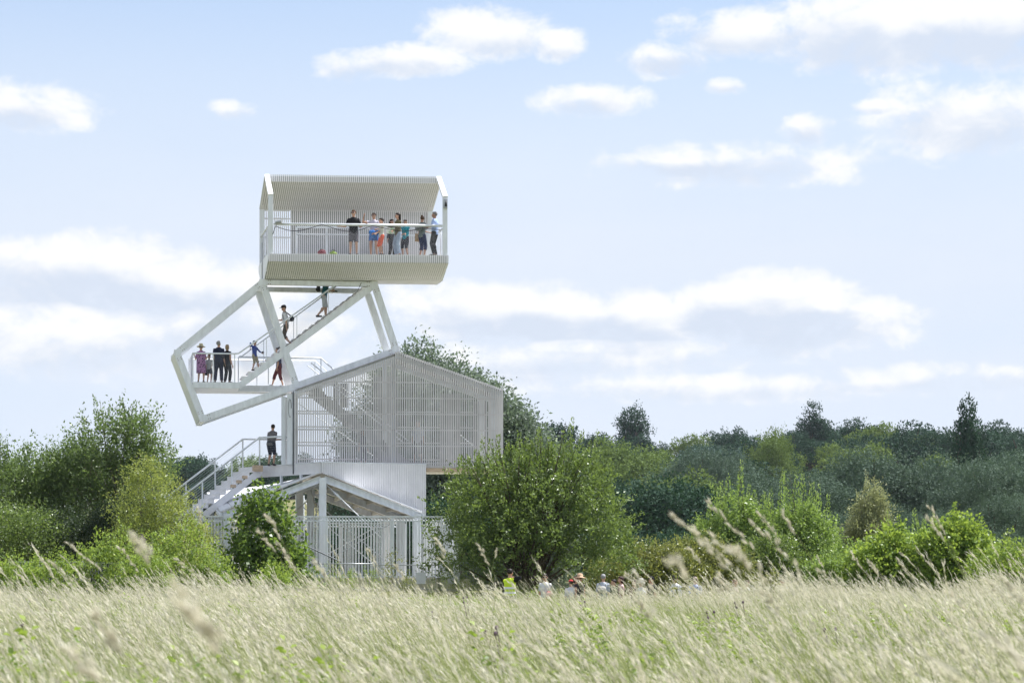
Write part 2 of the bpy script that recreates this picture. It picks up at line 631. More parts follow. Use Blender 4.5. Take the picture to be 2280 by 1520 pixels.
def build_cabin():
    WL, WD = 7.0, 3.5
    n = 86
    pitch = 7.0 / n
    # shell: floor, dark backing behind the boards, end plates
    mb = MB()
    mb.hexa([U(.06, .05, 14.12), U(WL - .06, .05, 14.12), U(WL - .06, WD, 14.12), U(.06, WD, 14.12),
             U(.06, .05, 14.29), U(WL - .06, .05, 14.29), U(WL - .06, WD, 14.29), U(.06, WD, 14.29)])
    cabin = tpart('viewing_cabin', mb, M['deck'])

    def sub(name, m_, mat, sm=False):
        return tpart(name, m_, mat, cabin, sm)
    bk = MB()
    e = .045

    def sheet(d0, z0, d1, z1, a0=.05, a1=WL - .05, t=.02):
        q = [U(a0, d0, z0), U(a1, d0, z0), U(a1, d1, z1), U(a0, d1, z1)]
        up = (q[1] - q[0]).cross(q[3] - q[0]).normalized() * t
        bk.hexa(q + [p + up for p in q])
    sheet(.02 + e, 14.01, .02 + e, 14.28)
    sheet(.06, 14.03, 1.3, 13.5 + e)
    sheet(1.3, 13.5 + e, 2.6, 13.5 + e)
    sheet(2.6, 13.5 + e, 3.47, 14.05)
    sheet(1.53, 17.44, 3.5, 16.58)
    sheet(1.47 + e, 17.40, 1.47 + e, 17.58)
    sheet(3.50, 14.3, 3.50, 16.56, 1.25, 6.9)
    sub('backing_board', bk, M['backing'])
    ns = lambda f: f
    slat_run('fascia_slat', cabin, U, (.0, 14.00, .0, 14.31), .05, n, pitch, pitch * .80, .03, M['slat'], U.v)
    slat_run('hull_slat', cabin, U, (.02, 14.0, 1.29, 13.50), .05, n, pitch, pitch * .78, .03, M['slat'], ZV)
    slat_run('bottom_slat', cabin, U, (1.31, 13.495, 2.6, 13.495), .05, n, pitch, pitch * .78, .03, M['slat'], ZV)
    slat_run('roof_slat', cabin, U, (1.50, 17.40, 3.46, 16.53), .05, n, pitch, pitch * .78, .03, M['slat'], ZV)
    slat_run('ridge_slat', cabin, U, (1.46, 17.36, 1.46, 17.64), .05, n, pitch, pitch * .78, .03, M['slat'], U.v)
    slat_run('wall_slat', cabin, U, (3.44, 14.30, 3.44, 16.58), 1.28, 70, pitch, pitch * .74, .03, M['slat'], U.v)
    slat_run('open_slat', cabin, U, (3.44, 14.30, 3.44, 16.55), .10, 14, pitch, .040, .03, M['slat'], U.v)
    for z in (14.68, 15.44, 16.2):
        r = MB()
        r.beam(U(.05, 3.40, z), U(1.24, 3.40, z), .05, .035, ZV)
        sub('slat_rail', r, M['slat'])
    for a, s in ((-.035, 1), (WL + .005, -1)):
        ep = MB()
        ep.prism([U(a, .0, 14.30), U(a, WD, 14.30), U(a, WD, 14.02), U(a, 2.6, 13.47), U(a, 1.3, 13.47), U(a, 0, 13.99)], U.u * .03)
        sub('end_plate', ep, M['steel'])
    # gable frames at both ends
    for a in (.09, WL - .09):
        g = MB()
        w = .19
        g.beam(U(a, .09, 14.3), U(a, .09, 16.57), w, .14, U.u)
        sub('gable_post', g, M['steel'])
        g = MB()
        g.beam(U(a, .03, 16.575), U(a, 1.5, 17.60), w, .13, U.u)
        g.beam(U(a, .05, 16.55), U(a, .1, 16.60), w - .004, .1, U.u)
        sub('gable_rafter', g, M['steel'])
        g = MB()
        g.beam(U(a, 1.505, 17.595), U(a, 3.5, 16.62), w, .10, U.u)
        sub('gable_rafter', g, M['steel'])
        g = MB()
        g.beam(U(a, 3.42, 14.3), U(a, 3.42, 16.56), w, .14, U.u)
        sub('gable_post', g, M['steel'])
    # railings
    r = MB()
    r.tube([U(.2, .06, 15.47), U(WL - .2, .06, 15.47)], .05, 10)
    sub('handrail', r, M['steel'], True)
    for a in (.06, WL - .06):
        r = MB()
        r.tube([U(a, .16, 15.47), U(a, 3.36, 15.47)], .035, 8)
        r.tube([U(a, .16, 14.42), U(a, 3.36, 14.42)], .02, 6)
        for d in (1.2, 2.3):
            r.tube([U(a, d, 14.3), U(a, d, 15.44)], .018, 6)
        sub('side_railing', r, M['steel'], True)
    nb = MB()
    net(nb, (U(.2, .05, 14.33), U(WL - .2, .05, 14.33), U(WL - .2, .05, 15.42), U(.2, .05, 15.42)), .10, .0013)
    for a in (.06, WL - .06):
        net(nb, (U(a, .16, 14.42), U(a, 3.36, 14.42), U(a, 3.36, 15.44), U(a, .16, 15.44)), .10, .0013)
    tag(sub('cable_net', nb, M['net']), kind='stuff')
    # inner balustrade round the stair head
    for a in (1.3, 2.5, 3.75, 5.05, 6.5):
        g = MB()
        g.box(-.05, -.02, 0, .05, .02, 1.3)
        g2 = MB()
        g2.beam(U(a, 1.8, 14.29), U(a, 1.8, 15.62), .10 if a > 3 else .06, .05, U.u)
        sub('balustrade_post', g2, M['steel'])
    for z, t in ((15.62, .07), (15.34, .045)):
        g = MB()
        g.beam(U(1.3, 1.78, z), U(6.6, 1.78, z), t, .05, ZV)
        sub('balustrade_rail', g, M['steel'])
    nb = MB()
    net(nb, (U(1.3, 1.8, 14.33), U(6.5, 1.8, 14.33), U(6.5, 1.8, 15.32), U(1.3, 1.8, 15.32)), .10, .0013)
    tag(sub('cable_net', nb, M['net']), kind='stuff')
    # small fittings: floodlight, horn speaker and the slack cable
    fl = MB()
    fl.tube([U(.28, .0, 15.53), U(.50, -.06, 15.55)], .085, 10)
    fl.beam(U(.2, .05, 15.47), U(.34, .0, 15.5), .05, .05, ZV)
    sub('floodlight', fl, M['galv'], False)
    fl = MB()
    fl.beam(U(WL - .09, -.03, 16.15), U(WL - .09, -.03, 16.48), .15, .14, U.u)
    sub('lamp_box', fl, M['galv'])
    fl = MB()
    fl.tube([U(WL - .09, -.105, 16.2), U(WL - .09, -.105, 16.42)], [.05, .025], 8)
    sub('lamp_bulb', fl, M['cable'], True)
    cb = MB()
    pts = []
    for i in range(61):
        t = i / 60
        a = .3 + 6.4 * t
        z = 15.40 - .16 * abs(math.sin(t * math.pi * 3.3 + .25)) - .05 * math.sin(t * 17)
        pts.append(U(a, -.03 + .02 * math.sin(t * 9), z))
    cb.tube(pts, .013, 5)
    cb.tube([U(.3, -.02, 15.42), U(.22, -.03, 15.25), U(.16, -.03, 15.05)], .013, 5)
    sub('slack_cable', cb, M['cable'], True)
    dp = MB()
    dp.tube([U(-.06, 1.9, 15.0), U(-.06, 1.9, 13.4)], .02, 6)
    sub('drain_pipe', dp, M['galv'], True)


build_cabin()


def ibeam(mb, p0, p1, b, h, side, up, t=.022):
    """I section: flange width b along side, depth h along up."""
    p0, p1, side, up = Vector(p0), Vector(p1), Vector(side), Vector(up)
    d = (p1 - p0).normalized()
    u = (up - d * up.dot(d)).normalized()
    for s in (-1, 1):
        mb.beam(p0 + u * s * (h / 2 - t / 2), p1 + u * s * (h / 2 - t / 2), b, t, side)
    mb.beam(p0, p1, t * 1.6, h - 2 * t - .004, side)


def build_frame():
    P = dict(A=(.0, 13.36), B=(-3.36, 10.52), C=(-2.36, 7.92), D=(5.32, 10.74), E=(4.44, 13.36), F=(1.33, 9.31))
    S2 = .26
    root = None
    members = [('A', 'B'), ('B', 'C'), ('C', 'D'), ('D', 'E'), ('E', 'A'), ('A', 'F')]
    for d in (.1, 2.3):
        for i, (p, q) in enumerate([members[2]] + members[:2] + members[3:]):
            a0, z0 = P[p]
            a1, z1 = P[q]
            g = MB()
            dd = d + .004 * i
            w = .25 if (p, q) != ('E', 'A') else .19
            g.beam(MF(a0, dd, z0), MF(a1, dd, z1), .23, w, MF.v)
            if root is None:
                root = tpart('stair_frame', g, M['steel'])
            else:
                tpart('frame_beam', g, M['steel'], root)
        for k, (a, z) in P.items():
            node = MB()
            c = .125 if k not in 'BC' else .115
            node.hexa([MF(a + sx * c, d + sy * .128, z + sz * c) for sz in (-1, 1) for sx, sy in ((-1, -1), (1, -1), (1, 1), (-1, 1))])
            tpart('frame_joint', node, M['steel'], root)
    for k, (a, z) in P.items():          # ties from the front frame to the back one
        g = MB()
        if k == 'F':
            continue
        g.beam(MF(a, .22, z), MF(a, 2.18, z), .18, .18, MF.u)
        tpart('tie_beam', g, M['steel'], root)
    g = MB()
    (a0, z0), (a1, z1) = P['B'], P['C']
    g.beam(MF(a0 - .11, 1.2, z0 - .04), MF(a1 - .11, 1.2, z1 - .04), 2.0, .03, MF.v)
    tpart('side_plate', g, M['steel'], root)
    g = MB()
    for i, (p, q) in enumerate(members):
        for (e, f) in ((p, q), (q, p)):
            (a0, z0), (a1, z1) = P[e], P[f]
            L_ = math.hypot(a1 - a0, z1 - z0)
            ua, uz = (a1 - a0) / L_, (z1 - z0) / L_
            for t in (.22, .30):
                for w_ in (-.07, .07):
                    c = MF(a0 + ua * t - uz * w_, -.03, z0 + uz * t + ua * w_)
                    g.tube([c, c + MF.v * .03], .015, 6)
    tpart('bolt_row', g, M['bolt'], root)

    # middle deck
    ZD = 9.38
    g = MB()
    g.hexa([MF(-2.74, .02, ZD - .05), MF(-.9, .02, ZD - .05), MF(-.9, 2.6, ZD - .05), MF(-2.74, 2.6, ZD - .05),
            MF(-2.74, .02, ZD), MF(-.9, .02, ZD), MF(-.9, 2.6, ZD), MF(-2.74, 2.6, ZD)])
    g.hexa([MF(-.897, 1.35, ZD - .05), MF(2.5, 1.35, ZD - .05), MF(2.5, 2.6, ZD - .05), MF(-.897, 2.6, ZD - .05),
            MF(-.897, 1.35, ZD - .002), MF(2.5, 1.35, ZD - .002), MF(2.5, 2.6, ZD - .002), MF(-.897, 2.6, ZD - .002)])
    deck = tpart('middle_deck', g, M['deck'])
    for (a0, a1, d) in ((-2.74, -.88, .0), (-.9, 2.5, 1.33), (-2.74, 2.5, 2.62)):
        g = MB()
        g.beam(MF(a0, d, ZD - .125), MF(a1, d, ZD - .125), .10, .23, MF.v)
        tpart('deck_edge_beam', g, M['steel'], deck)
    g = MB()
    g.hexa([MF(-2.7, .06, ZD - .24), MF(-.9, .06, ZD - .24), MF(-.9, 2.55, ZD - .24), MF(-2.7, 2.55, ZD - .24),
            MF(-2.7, .06, ZD - .21), MF(-.9, .06, ZD - .21), MF(-.9, 2.55, ZD - .21), MF(-2.7, 2.55, ZD - .21)])
    g.hexa([MF(-.89, 1.4, ZD - .24), MF(2.45, 1.4, ZD - .24), MF(2.45, 2.55, ZD - .24), MF(-.89, 2.55, ZD - .24),
            MF(-.89, 1.4, ZD - .21), MF(2.45, 1.4, ZD - .21), MF(2.45, 2.55, ZD - .21), MF(-.89, 2.55, ZD - .21)])
    tpart('deck_soffit', g, M['slat'], deck)
    ZR = ZD + 1.13
    rails = [[MF(-1.1, .03, ZR), MF(-2.74, .03, ZR), MF(-2.74, 2.6, ZR), MF(2.36, 2.6, ZR), MF(3.2, 2.6, ZR - .75)],
             [MF(-.85, 1.36, ZR), MF(2.46, 1.36, ZR), MF(3.3, 1.36, ZR - .75)]]
    for pts in rails:
        g = MB()
        g.tube(pts, .032, 8)
        tpart('deck_handrail', g, M['steel'], deck, True)
    for (a, d) in ((-1.1, .03), (-1.95, .03), (-2.74, .03), (-2.74, .9), (-2.74, 1.8), (-2.74, 2.6), (-1.5, 2.6), (.0, 2.6), (1.2, 2.6), (2.36, 2.6), (-.85, 1.36), (.35, 1.36), (2.46, 1.36)):
        g = MB()
        g.beam(MF(a, d, ZD), MF(a, d, ZR - .02), .045, .03, MF.u)
        tpart('rail_post', g, M['steel'], deck)
    nb = MB()
    net(nb, (MF(-2.74, .03, ZD + .05), MF(-1.1, .03, ZD + .05), MF(-1.1, .03, ZR - .05), MF(-2.74, .03, ZR - .05)), .10, .0013)
    net(nb, (MF(-2.74, .03, ZD + .05), MF(-2.74, 2.6, ZD + .05), MF(-2.74, 2.6, ZR - .05), MF(-2.74, .03, ZR - .05)), .10, .0013)
    net(nb, (MF(-2.74, 2.6, ZD + .05), MF(2.36, 2.6, ZD + .05), MF(2.36, 2.6, ZR - .05), MF(-2.74, 2.6, ZR - .05)), .10, .0013)
    tag(tpart('cable_net', nb, M['net'], deck), kind='stuff')

    # stair from the middle deck up into the cabin
    k = .762
    a0, a1 = -.88, 5.25
    zs = lambda a: ZD + (a - a0) * k
    g = MB()
    for d in (.05, 1.2):
        g.beam(MF(a0, d, zs(a0) - .10), MF(a1 - .75, d, zs(a1 - .75) - .10), .05, .22, MF.v)
    stair = tpart('upper_stair', g, M['steel'])
    nst = 24
    tr = MB()
    b0 = MF(0, 0, 0)

    def Q(a, d, z):
        return MF(a, d, z)
    tr.hexa([Q(0, .09, .06), Q(.30, .09, .06), Q(.30, 1.16, .06), Q(0, 1.16, .06), Q(0, .09, .12), Q(.30, .09, .12), Q(.30, 1.16, .12), Q(0, 1.16, .12)])
    tr.hexa([Q(.0, .03, -.03), Q(.19, .03, .05), Q(.19, .088, .05), Q(.0, .088, -.03), Q(.02, .03, .118), Q(.21, .03, .118), Q(.21, .088, .118), Q(.02, .088, .118)])
    tme = tr.mesh('tread', M['slat'])
    for i in range(nst):
        o = link('tread', tme, stair)
        a = a0 + .06 + i * .25
        o.location = MF.u * a + Vector((0, 0, zs(a) + .075))
    g = MB()
    g.tube([MF(-1.1, .03, ZR), MF(-.95, .03, ZR + .02), MF(3.5, .03, zs(3.5) + 1.02)], .032, 8)
    tpart('stair_handrail', g, M['steel'], stair, True)
    g = MB()
    g.tube([MF(-.85, 1.24, ZR), MF(-.7, 1.24, ZR + .04), MF(3.5, 1.24, zs(3.5) + 1.02)], .026, 8)
    tpart('stair_handrail', g, M['steel'], stair, True)
    for d in (.03, 1.24):
        for a in (.15, 1.35, 2.6):
            g = MB()
            g.tube([MF(a, d, zs(a)), MF(a, d, zs(a) + 1.0)], .014, 6)
            tpart('rail_post', g, M['steel'], stair)
    nb = MB()
    for d in (.03, 1.24):
        net(nb, (MF(-.8, d, zs(-.8) + .12), MF(3.6, d, zs(3.6) + .12), MF(3.6, d, zs(3.6) + .98), MF(-.8, d, zs(-.8) + .98)), .10, .0013)
    tag(tpart('cable_net', nb, M['net'], stair), kind='stuff')
    g = MB()
    g.tube([MF(3.9, -.02, 13.4), MF(3.75, .0, zs(3.75) + .14), MF(2.2, .0, zs(2.2) + .11), MF(.9, .0, zs(.9) + .1)], .012, 5)
    tpart('slack_cable', g, M['cable'], stair)


build_frame()


def roof_z(a):      # top line of the cage gable
    return 9.12 + (a / 4.06) * (10.62 - 9.12) if a < 4.06 else 10.62 - (a - 4.06) / (8.28 - 4.06) * (10.62 - 9.14)


def build_cage():
    WC, DC, ZF = 8.28, 3.0, 6.13
    g = MB()
    g.hexa([CG(.02, .08, ZF - .22), CG(WC - .02, .08, ZF - .22), CG(WC - .02, DC, ZF - .22), CG(.02, DC, ZF - .22),
            CG(.02, .08, ZF), CG(WC - .02, .08, ZF), CG(WC - .02, DC, ZF), CG(.02, DC, ZF)])
    cage = tpart('slatted_cage', g, M['soffit'])
    g = MB()
    g.beam(CG(4.9, .04, ZF - .20), CG(WC, .04, ZF - .20), .06, .16, CG.v)
    tpart('timber_edge', g, M['timber'], cage)
    # front screen: every slat cut to the gable line
    n = 94
    pitch = WC / n
    for i in range(n):
        a = pitch * (i + .5)
        zb = ZF + .02 if a < 5.0 else ZF - .12
        g = MB()
        zt = roof_z(a) - (.16 if a < 4.0 else .0)
        g.beam(CG(a, .0, zb), CG(a, .0, zt), .056, .05, CG.u)
        tpart('screen_slat', g, M['cage'], cage)
    # right end screen
    for i in range(20):
        g = MB()
        d = .12 + i * .145
        g.beam(CG(WC, d, ZF - .12), CG(WC, d, roof_z(WC) - .02), .05, .05, CG.u)
        tpart('end_slat', g, M['cage'], cage)
    # slats bent over the right roof slope, seen edge-on
    for i in range(48):
        a = 4.13 + i * pitch
        if a > WC:
            break
        g = MB()
        g.beam(CG(a, -.02, roof_z(a) + .0), CG(a, DC, roof_z(a) + .0), .046, .05, CG.u)
        tpart('roof_slat', g, M['cage'], cage)
    for z in (6.20, 6.88, 7.51, 8.14, 8.77, 9.4):
        lim0 = 0 if z < 9.1 else 1.1
        lim1 = WC if z < 9.1 else 7.2
        g = MB()
        g.beam(CG(lim0, .05, z), CG(lim1, .05, z), .045, .05, ZV)
        tpart('screen_rail', g, M['cage'], cage)
    for z in (6.5, 7.18, 7.82, 8.45):
        g = MB()
        g.beam(CG(.1, DC, z), CG(WC, DC, z), .045, .05, ZV)
        tpart('back_rail', g, M['cage'], cage)
    # structure
    for (a, d) in ((.05, .2), (3.95, .3), (7.95, .3), (.0, DC - .1), (4.0, DC - .1), (7.95, DC - .1)):
        g = MB()
        g.beam(CG(a, d, ZF), CG(a, d, roof_z(a) - .12), .22, .2, CG.u)
        tpart('cage_column', g, M['steel'], cage)
    for d in (.22, DC - .1):
        for a0, a1 in ((.05, 4.0), (4.06, WC - .02)):
            g = MB()
            g.beam(CG(a0, d, roof_z(a0) - .16), CG(a1, d, roof_z(a1) - .16), .12, .22, CG.v)
            tpart('cage_rafter', g, M['steel'], cage)
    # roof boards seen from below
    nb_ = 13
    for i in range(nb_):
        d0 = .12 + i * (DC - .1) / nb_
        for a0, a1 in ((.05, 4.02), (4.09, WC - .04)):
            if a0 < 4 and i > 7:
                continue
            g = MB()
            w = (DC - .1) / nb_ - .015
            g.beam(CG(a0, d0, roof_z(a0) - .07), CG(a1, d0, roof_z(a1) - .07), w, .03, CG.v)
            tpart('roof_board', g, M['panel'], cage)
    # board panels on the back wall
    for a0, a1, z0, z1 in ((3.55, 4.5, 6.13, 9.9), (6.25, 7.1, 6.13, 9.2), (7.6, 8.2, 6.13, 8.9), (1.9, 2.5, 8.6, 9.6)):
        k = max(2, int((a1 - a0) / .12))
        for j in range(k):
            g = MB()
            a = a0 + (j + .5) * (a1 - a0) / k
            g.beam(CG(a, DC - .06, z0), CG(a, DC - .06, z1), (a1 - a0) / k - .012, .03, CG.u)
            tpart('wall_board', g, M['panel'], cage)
    # flight from the middle deck down to the cage floor, seen through the slats
    p0, p1 = CG(.85, 2.3, 9.30), CG(4.75, 2.3, 6.2)
    g = MB()
    for dd in (-.62, .62):
        g.beam(p0 + CG.v * dd, p1 + CG.v * dd, .06, .30, CG.v)
    lst = tpart('lower_stair', g, M['panel'], cage)
    me = MB()
    me.hexa([CG(0, 1.7, 0), CG(.3, 1.7, 0), CG(.3, 2.9, 0), CG(0, 2.9, 0), CG(0, 1.7, .05), CG(.3, 1.7, .05), CG(.3, 2.9, .05), CG(0, 2.9, .05)])
    me.hexa([CG(.0, 1.7, -.19), CG(.03, 1.7, -.19), CG(.03, 2.9, -.19), CG(.0, 2.9, -.19), CG(.0, 1.7, -.002), CG(.03, 1.7, -.002), CG(.03, 2.9, -.002), CG(.0, 2.9, -.002)])
    for i in range(16):
        t = i / 16
        g = MB()
        off = CG.u * (.85 + 3.9 * t) + Vector((0, 0, 9.30 - 3.1 * t))
        g.add([Vector(v) + off for v in me.v], me.f)
        tpart('stair_step', g, M['panel'], cage)
    for dd in (-.62, .62):
        g = MB()
        g.tube([p0 + CG.v * dd + ZV * 1.0, p1 + CG.v * dd + ZV * 1.0], .025, 6)
        tpart('stair_handrail', g, M['steel'], cage, True)
    for (a0, z0, a1, z1) in ((.3, 8.9, 3.9, 6.4), (.9, 6.3, 2.7, 7.7), (2.6, 9.7, 4.3, 8.0), (6.9, 7.7, 8.1, 6.7)):
        g = MB()
        g.tube([CG(a0, DC + .04, z0), CG(a1, DC + .04, z1)], .016, 5)
        tpart('brace_rod', g, M['steel'], cage)
    # column and drain pipe left of the screen
    g = MB()
    g.beam(CG(-.16, .2, ZF), CG(-.16, .2, 8.92), .19, .2, CG.u)
    g.beam(CG(-.36, .65, ZF), CG(-.36, .65, 8.85), .16, .2, CG.u)
    tpart('corner_column', g, M['steel'], cage)
    g = MB()
    g.tube([CG(-.035, .05, 9.0), CG(-.035, .05, 5.75)], .022, 6)
    tpart('drain_pipe', g, M['darkrail'], cage, True)
    g = MB()
    g.tube([CG(-.16 + .06 * math.cos(t * .52), .085, 8.35 + .36 * math.sin(t * .52)) for t in range(11)], .008, 4)
    tpart('loop_cable', g, M['cable'], cage, True)


build_cage()


def build_shelter():
    ZB, D = 1.7, 9.0
    zr = lambda a: 5.62 - abs(a) * (5.62 - 4.16) / 3.9
    g = MB()
    g.hexa([HS(-4.3, -.4, 1.62), HS(4.3, -.4, 1.62), HS(4.3, D + .4, 1.62), HS(-4.3, D + .4, 1.62),
            HS(-4.3, -.4, ZB), HS(4.3, -.4, ZB), HS(4.3, D + .4, ZB), HS(-4.3, D + .4, ZB)])
    sh = tpart('shelter', g, M['concrete'])

    def sub(name, mb, mat, sm=False):
        return tpart(name, mb, mat, sh, sm)
    for d in (.0, 4.5, 9.0):
        for a in (-3.69, 0, 3.69):
            g = MB()
            ibeam(g, HS(a, d, ZB), HS(a, d, zr(a) - .10), .27, .30, HS.u, HS.v)
            if a == 0:
                g.beam(HS(a, d - .152, ZB), HS(a, d - .152, zr(a) - .08), .07, .012, HS.u)
            sub('shelter_column', g, M['steel'])
        for s in (-1, 1):
            g = MB()
            ibeam(g, HS(.05 * s, d, zr(0) - .14), HS(3.9 * s, d, zr(3.9) - .14), .22, .25, HS.v, ZV)
            sub('shelter_rafter', g, M['steel'])
    for s in (-1, 1):
        for i, a in enumerate((.7, 1.5, 2.3, 3.1, 3.78)):
            g = MB()
            g.beam(HS(s * a, .15, zr(a) - .05), HS(s * a, D + .3, zr(a) - .05), .09, .13, HS.u)
            sub('purlin', g, M['soffit'])
    # roof sheets, each a long board running along the slope's length
    for s in (-1, 1):
        for i in range(9):
            a0 = .02 + i * .435
            a1 = a0 + .42
            lift = .012 * (8 - i)
            g = MB()
            z0, z1 = zr(a0) + .05 + lift, zr(a1) + .05 + lift
            lo = .25
            tw = .27 if s < 0 else 0
            b0, b1 = z0 + a0 * tw, z1 + a1 * tw
            g.hexa([HS(s * a0, lo, z0), HS(s * a1, lo, z1), HS(s * a1, D + .35, b1), HS(s * a0, D + .35, b0),
                    HS(s * a0, lo, z0 + .05), HS(s * a1, lo, z1 + .05), HS(s * a1, D + .35, b1 + .05), HS(s * a0, D + .35, b0 + .05)])
            sub('roof_sheet', g, M['roof'])
            g = MB()
            g.hexa([HS(s * a0, lo, z0 - .03), HS(s * a1, lo, z1 - .03), HS(s * a1, D + .35, b1 - .03), HS(s * a0, D + .35, b0 - .03),
                    HS(s * a0, lo, z0 - .006), HS(s * a1, lo, z1 - .006), HS(s * a1, D + .35, b1 - .006), HS(s * a0, D + .35, b0 - .006)])
            sub('ceiling_board', g, M['soffit'])
    # eaves gutter and bracing
    for s in (-1, 1):
        g = MB()
        g.beam(HS(s * 3.93, -.1, 4.06), HS(s * 3.93, D + .3, 4.06 if s > 0 else 5.08), .12, .14, HS.u)
        sub('gutter', g, M['steel'])
    for (p, q) in ((HS(.12, .05, 5.3), HS(2.3, .05, 3.2)), (HS(-3.5, 4.5, 2.0), HS(0, 4.5, 4.9)), (HS(0, 4.5, 2.0), HS(3.5, 4.5, 4.0)), (HS(3.5, 4.5, 2.0), HS(0, 4.5, 4.9)),
                   (HS(-3.6, .3, 3.9), HS(0, 4.4, 5.3)), (HS(0, .3, 5.3), HS(-3.4, 4.4, 4.0)), (HS(0, 9, 2.0), HS(3.5, 9, 4.0)), (HS(3.5, 9, 2), HS(0, 9, 4.8)), (HS(0, .2, 5.3), HS(0, 4.4, 3.2)), (HS(0, 4.4, 5.3), HS(0, .2, 3.2))):
        g = MB()
        g.tube([p, q], .02, 6)
        sub('brace_rod', g, M['steel'], True)
    g = MB()
    p = HS(.45, .04, 4.98)
    g.tube([p, p + (HS(2.3, .05, 3.2) - HS(.12, .05, 5.3)).normalized() * .42], .045, 8)
    sub('turnbuckle', g, M['steel'], True)


build_shelter()


def build_plinth():
    """Boarded plinth on the shelter roof that carries the cage and the landing, with its stair."""
    P0, P1, P2 = Vector((-7.43, 89.7, 0)), Vector((-3.42, 91.4, 0)), Vector((-10.36, 93.2, 0))
    P3 = Vector((-5.2, 95.4, 0))
    ZT = 6.13
    g = MB()
    g.prism([p + ZV * (ZT - .16) for p in (P0 * .995 + P3 * .005, P1, P3, P2)], ZV * .15)
    pl = tpart('plinth', g, M['deck'])
    d1 = (P1 - P0)
    d2 = (P2 - P0)
    n1 = 58
    nrm1 = Vector((d1.y, -d1.x, 0)).normalized()
    for i in range(n1):
        t = (i + .5) / n1
        p = P0 + d1 * t + nrm1 * .02
        zb = 5.74 - 1.70 * t
        g = MB()
        g.beam(p + ZV * zb, p + ZV * ZT, d1.length / n1 * .82, .03, d1)
        tpart('cladding_board', g, M['slat'], pl)
    g = MB()
    for i in range(20):
        pass
    g.hexa([P0 + ZV * 5.74, P1 + ZV * 4.05, P1 - nrm1 * .02 + ZV * 4.05, P0 - nrm1 * .02 + ZV * 5.74, P0 + ZV * 6.1, P1 + ZV * 6.1, P1 - nrm1 * .02 + ZV * 6.1, P0 - nrm1 * .02 + ZV * 6.1])
    tpart('backing_board', g, M['galv'], pl)
    n2 = 62
    nrm2 = Vector((-d2.y, d2.x, 0)).normalized()
    for i in range(n2):
        t = (i + .5) / n2
        p = P0 + d2 * t + nrm2 * .02
        g = MB()
        g.beam(p + ZV * 5.70, p + ZV * ZT, d2.length / n2 * .80, .03, d2)
        tpart('cladding_board', g, M['slat'], pl)
    g = MB()
    g.hexa([P0 + ZV * 5.72, P2 + ZV * 5.72, P2 - nrm2 * .02 + ZV * 5.72, P0 - nrm2 * .02 + ZV * 5.72, P0 + ZV * 6.1, P2 + ZV * 6.1, P2 - nrm2 * .02 + ZV * 6.1, P0 - nrm2 * .02 + ZV * 6.1])
    tpart('backing_board', g, M['galv'], pl)
    for (p, q) in ((P0, P1), (P0, P2)):
        g = MB()
        dv = (q - p).normalized()
        g.beam(p + ZV * (ZT + .02) - dv * .04, q + ZV * (ZT + .02), .10, .03, dv.cross(ZV))
        tpart('coping', g, M['steel'], pl)
    g = MB()
    for t in (.3, .6):
        p = P0 + d2 * t
        g.beam(p + ZV * 5.15, p + ZV * 5.72, .09, .09, d2)
    tpart('stub_post', g, M['steel'], pl)
    # outside stair: runs down towards the camera's left
    dn = Vector((-.82, -.57, 0)).normalized()
    wd = Vector((-.57, .82, 0)).normalized()
    T0 = Vector((-10.05, 92.15, 0))              # near top corner
    wdt, going, rise = 1.42, .26, .185
    g = MB()
    for s in (.0, wdt):
        a = T0 + wd * s
        g.beam(a + ZV * (ZT - .24) + dn * .05, a + dn * (going * 16) + ZV * (ZT - .24 - rise * 16), .05, .26, wd)
    stair = tpart('outside_stair', g, M['slat'])
    for i in range(16):
        a = T0 + dn * (going * i) + wd * .03
        z = ZT - .03 - rise * i
        g = MB()
        b = a + wd * (wdt - .06)
        e = a + dn * going
        f = b + dn * going
        g.hexa([a + ZV * (z - .04), b + ZV * (z - .04), f + ZV * (z - .04), e + ZV * (z - .04), a + ZV * z, b + ZV * z, f + ZV * z, e + ZV * z])
        tpart('stair_tread', g, M['slat'], stair)
        g = MB()
        h = dn * .025
        g.hexa([e + ZV * (z - rise + .002), f + ZV * (z - rise + .002), f - h + ZV * (z - rise + .002), e - h + ZV * (z - rise + .002),
                e + ZV * (z - .042), f + ZV * (z - .042), f - h + ZV * (z - .042), e - h + ZV * (z - .042)])
        tpart('stair_riser', g, M['slat'], stair)
    g = MB()
    g.beam(T0 + ZV * 6.02 - dn * .02, T0 + ZV * 6.02 + dn * .3, .3, .25, wd)
    for i in (2, 3, 4):
        p = T0 + dn * (going * i + .1) + ZV * (ZT - .1 - rise * i)
        g.beam(p, p + dn * .2, .1, .12, wd)
    tpart('timber_block', g, M['timber'], stair)
    ZR = ZT + 1.13
    sl = rise / going
    c1 = T0 + dn * .05
    c2 = c1 + wd * wdt
    lw1 = c1 + dn * 3.9 + ZV * (ZR - sl * 3.9)
    lw2 = c2 + dn * 3.9 + ZV * (ZR - sl * 3.9)
    endr = Vector((-8.7, 91.35, 0))
    for pts in ([endr + ZV * ZR, c1 + ZV * ZR, lw1], [Vector((-8.9, 93.4, ZR)), c2 + ZV * ZR, lw2]):
        g = MB()
        g.tube(pts, .04, 8)
        tpart('stair_handrail', g, M['steel'], stair, True)
    for c in (c1, c2):
        for t in (0, 1.25, 2.55, 3.8):
            p = c + dn * t
            g = MB()
            g.beam(p + ZV * (ZT - .15 - sl * t), p + ZV * (ZR - sl * t), .05, .035, dn)
            tpart('rail_post', g, M['steel'], stair)
    nb = MB()
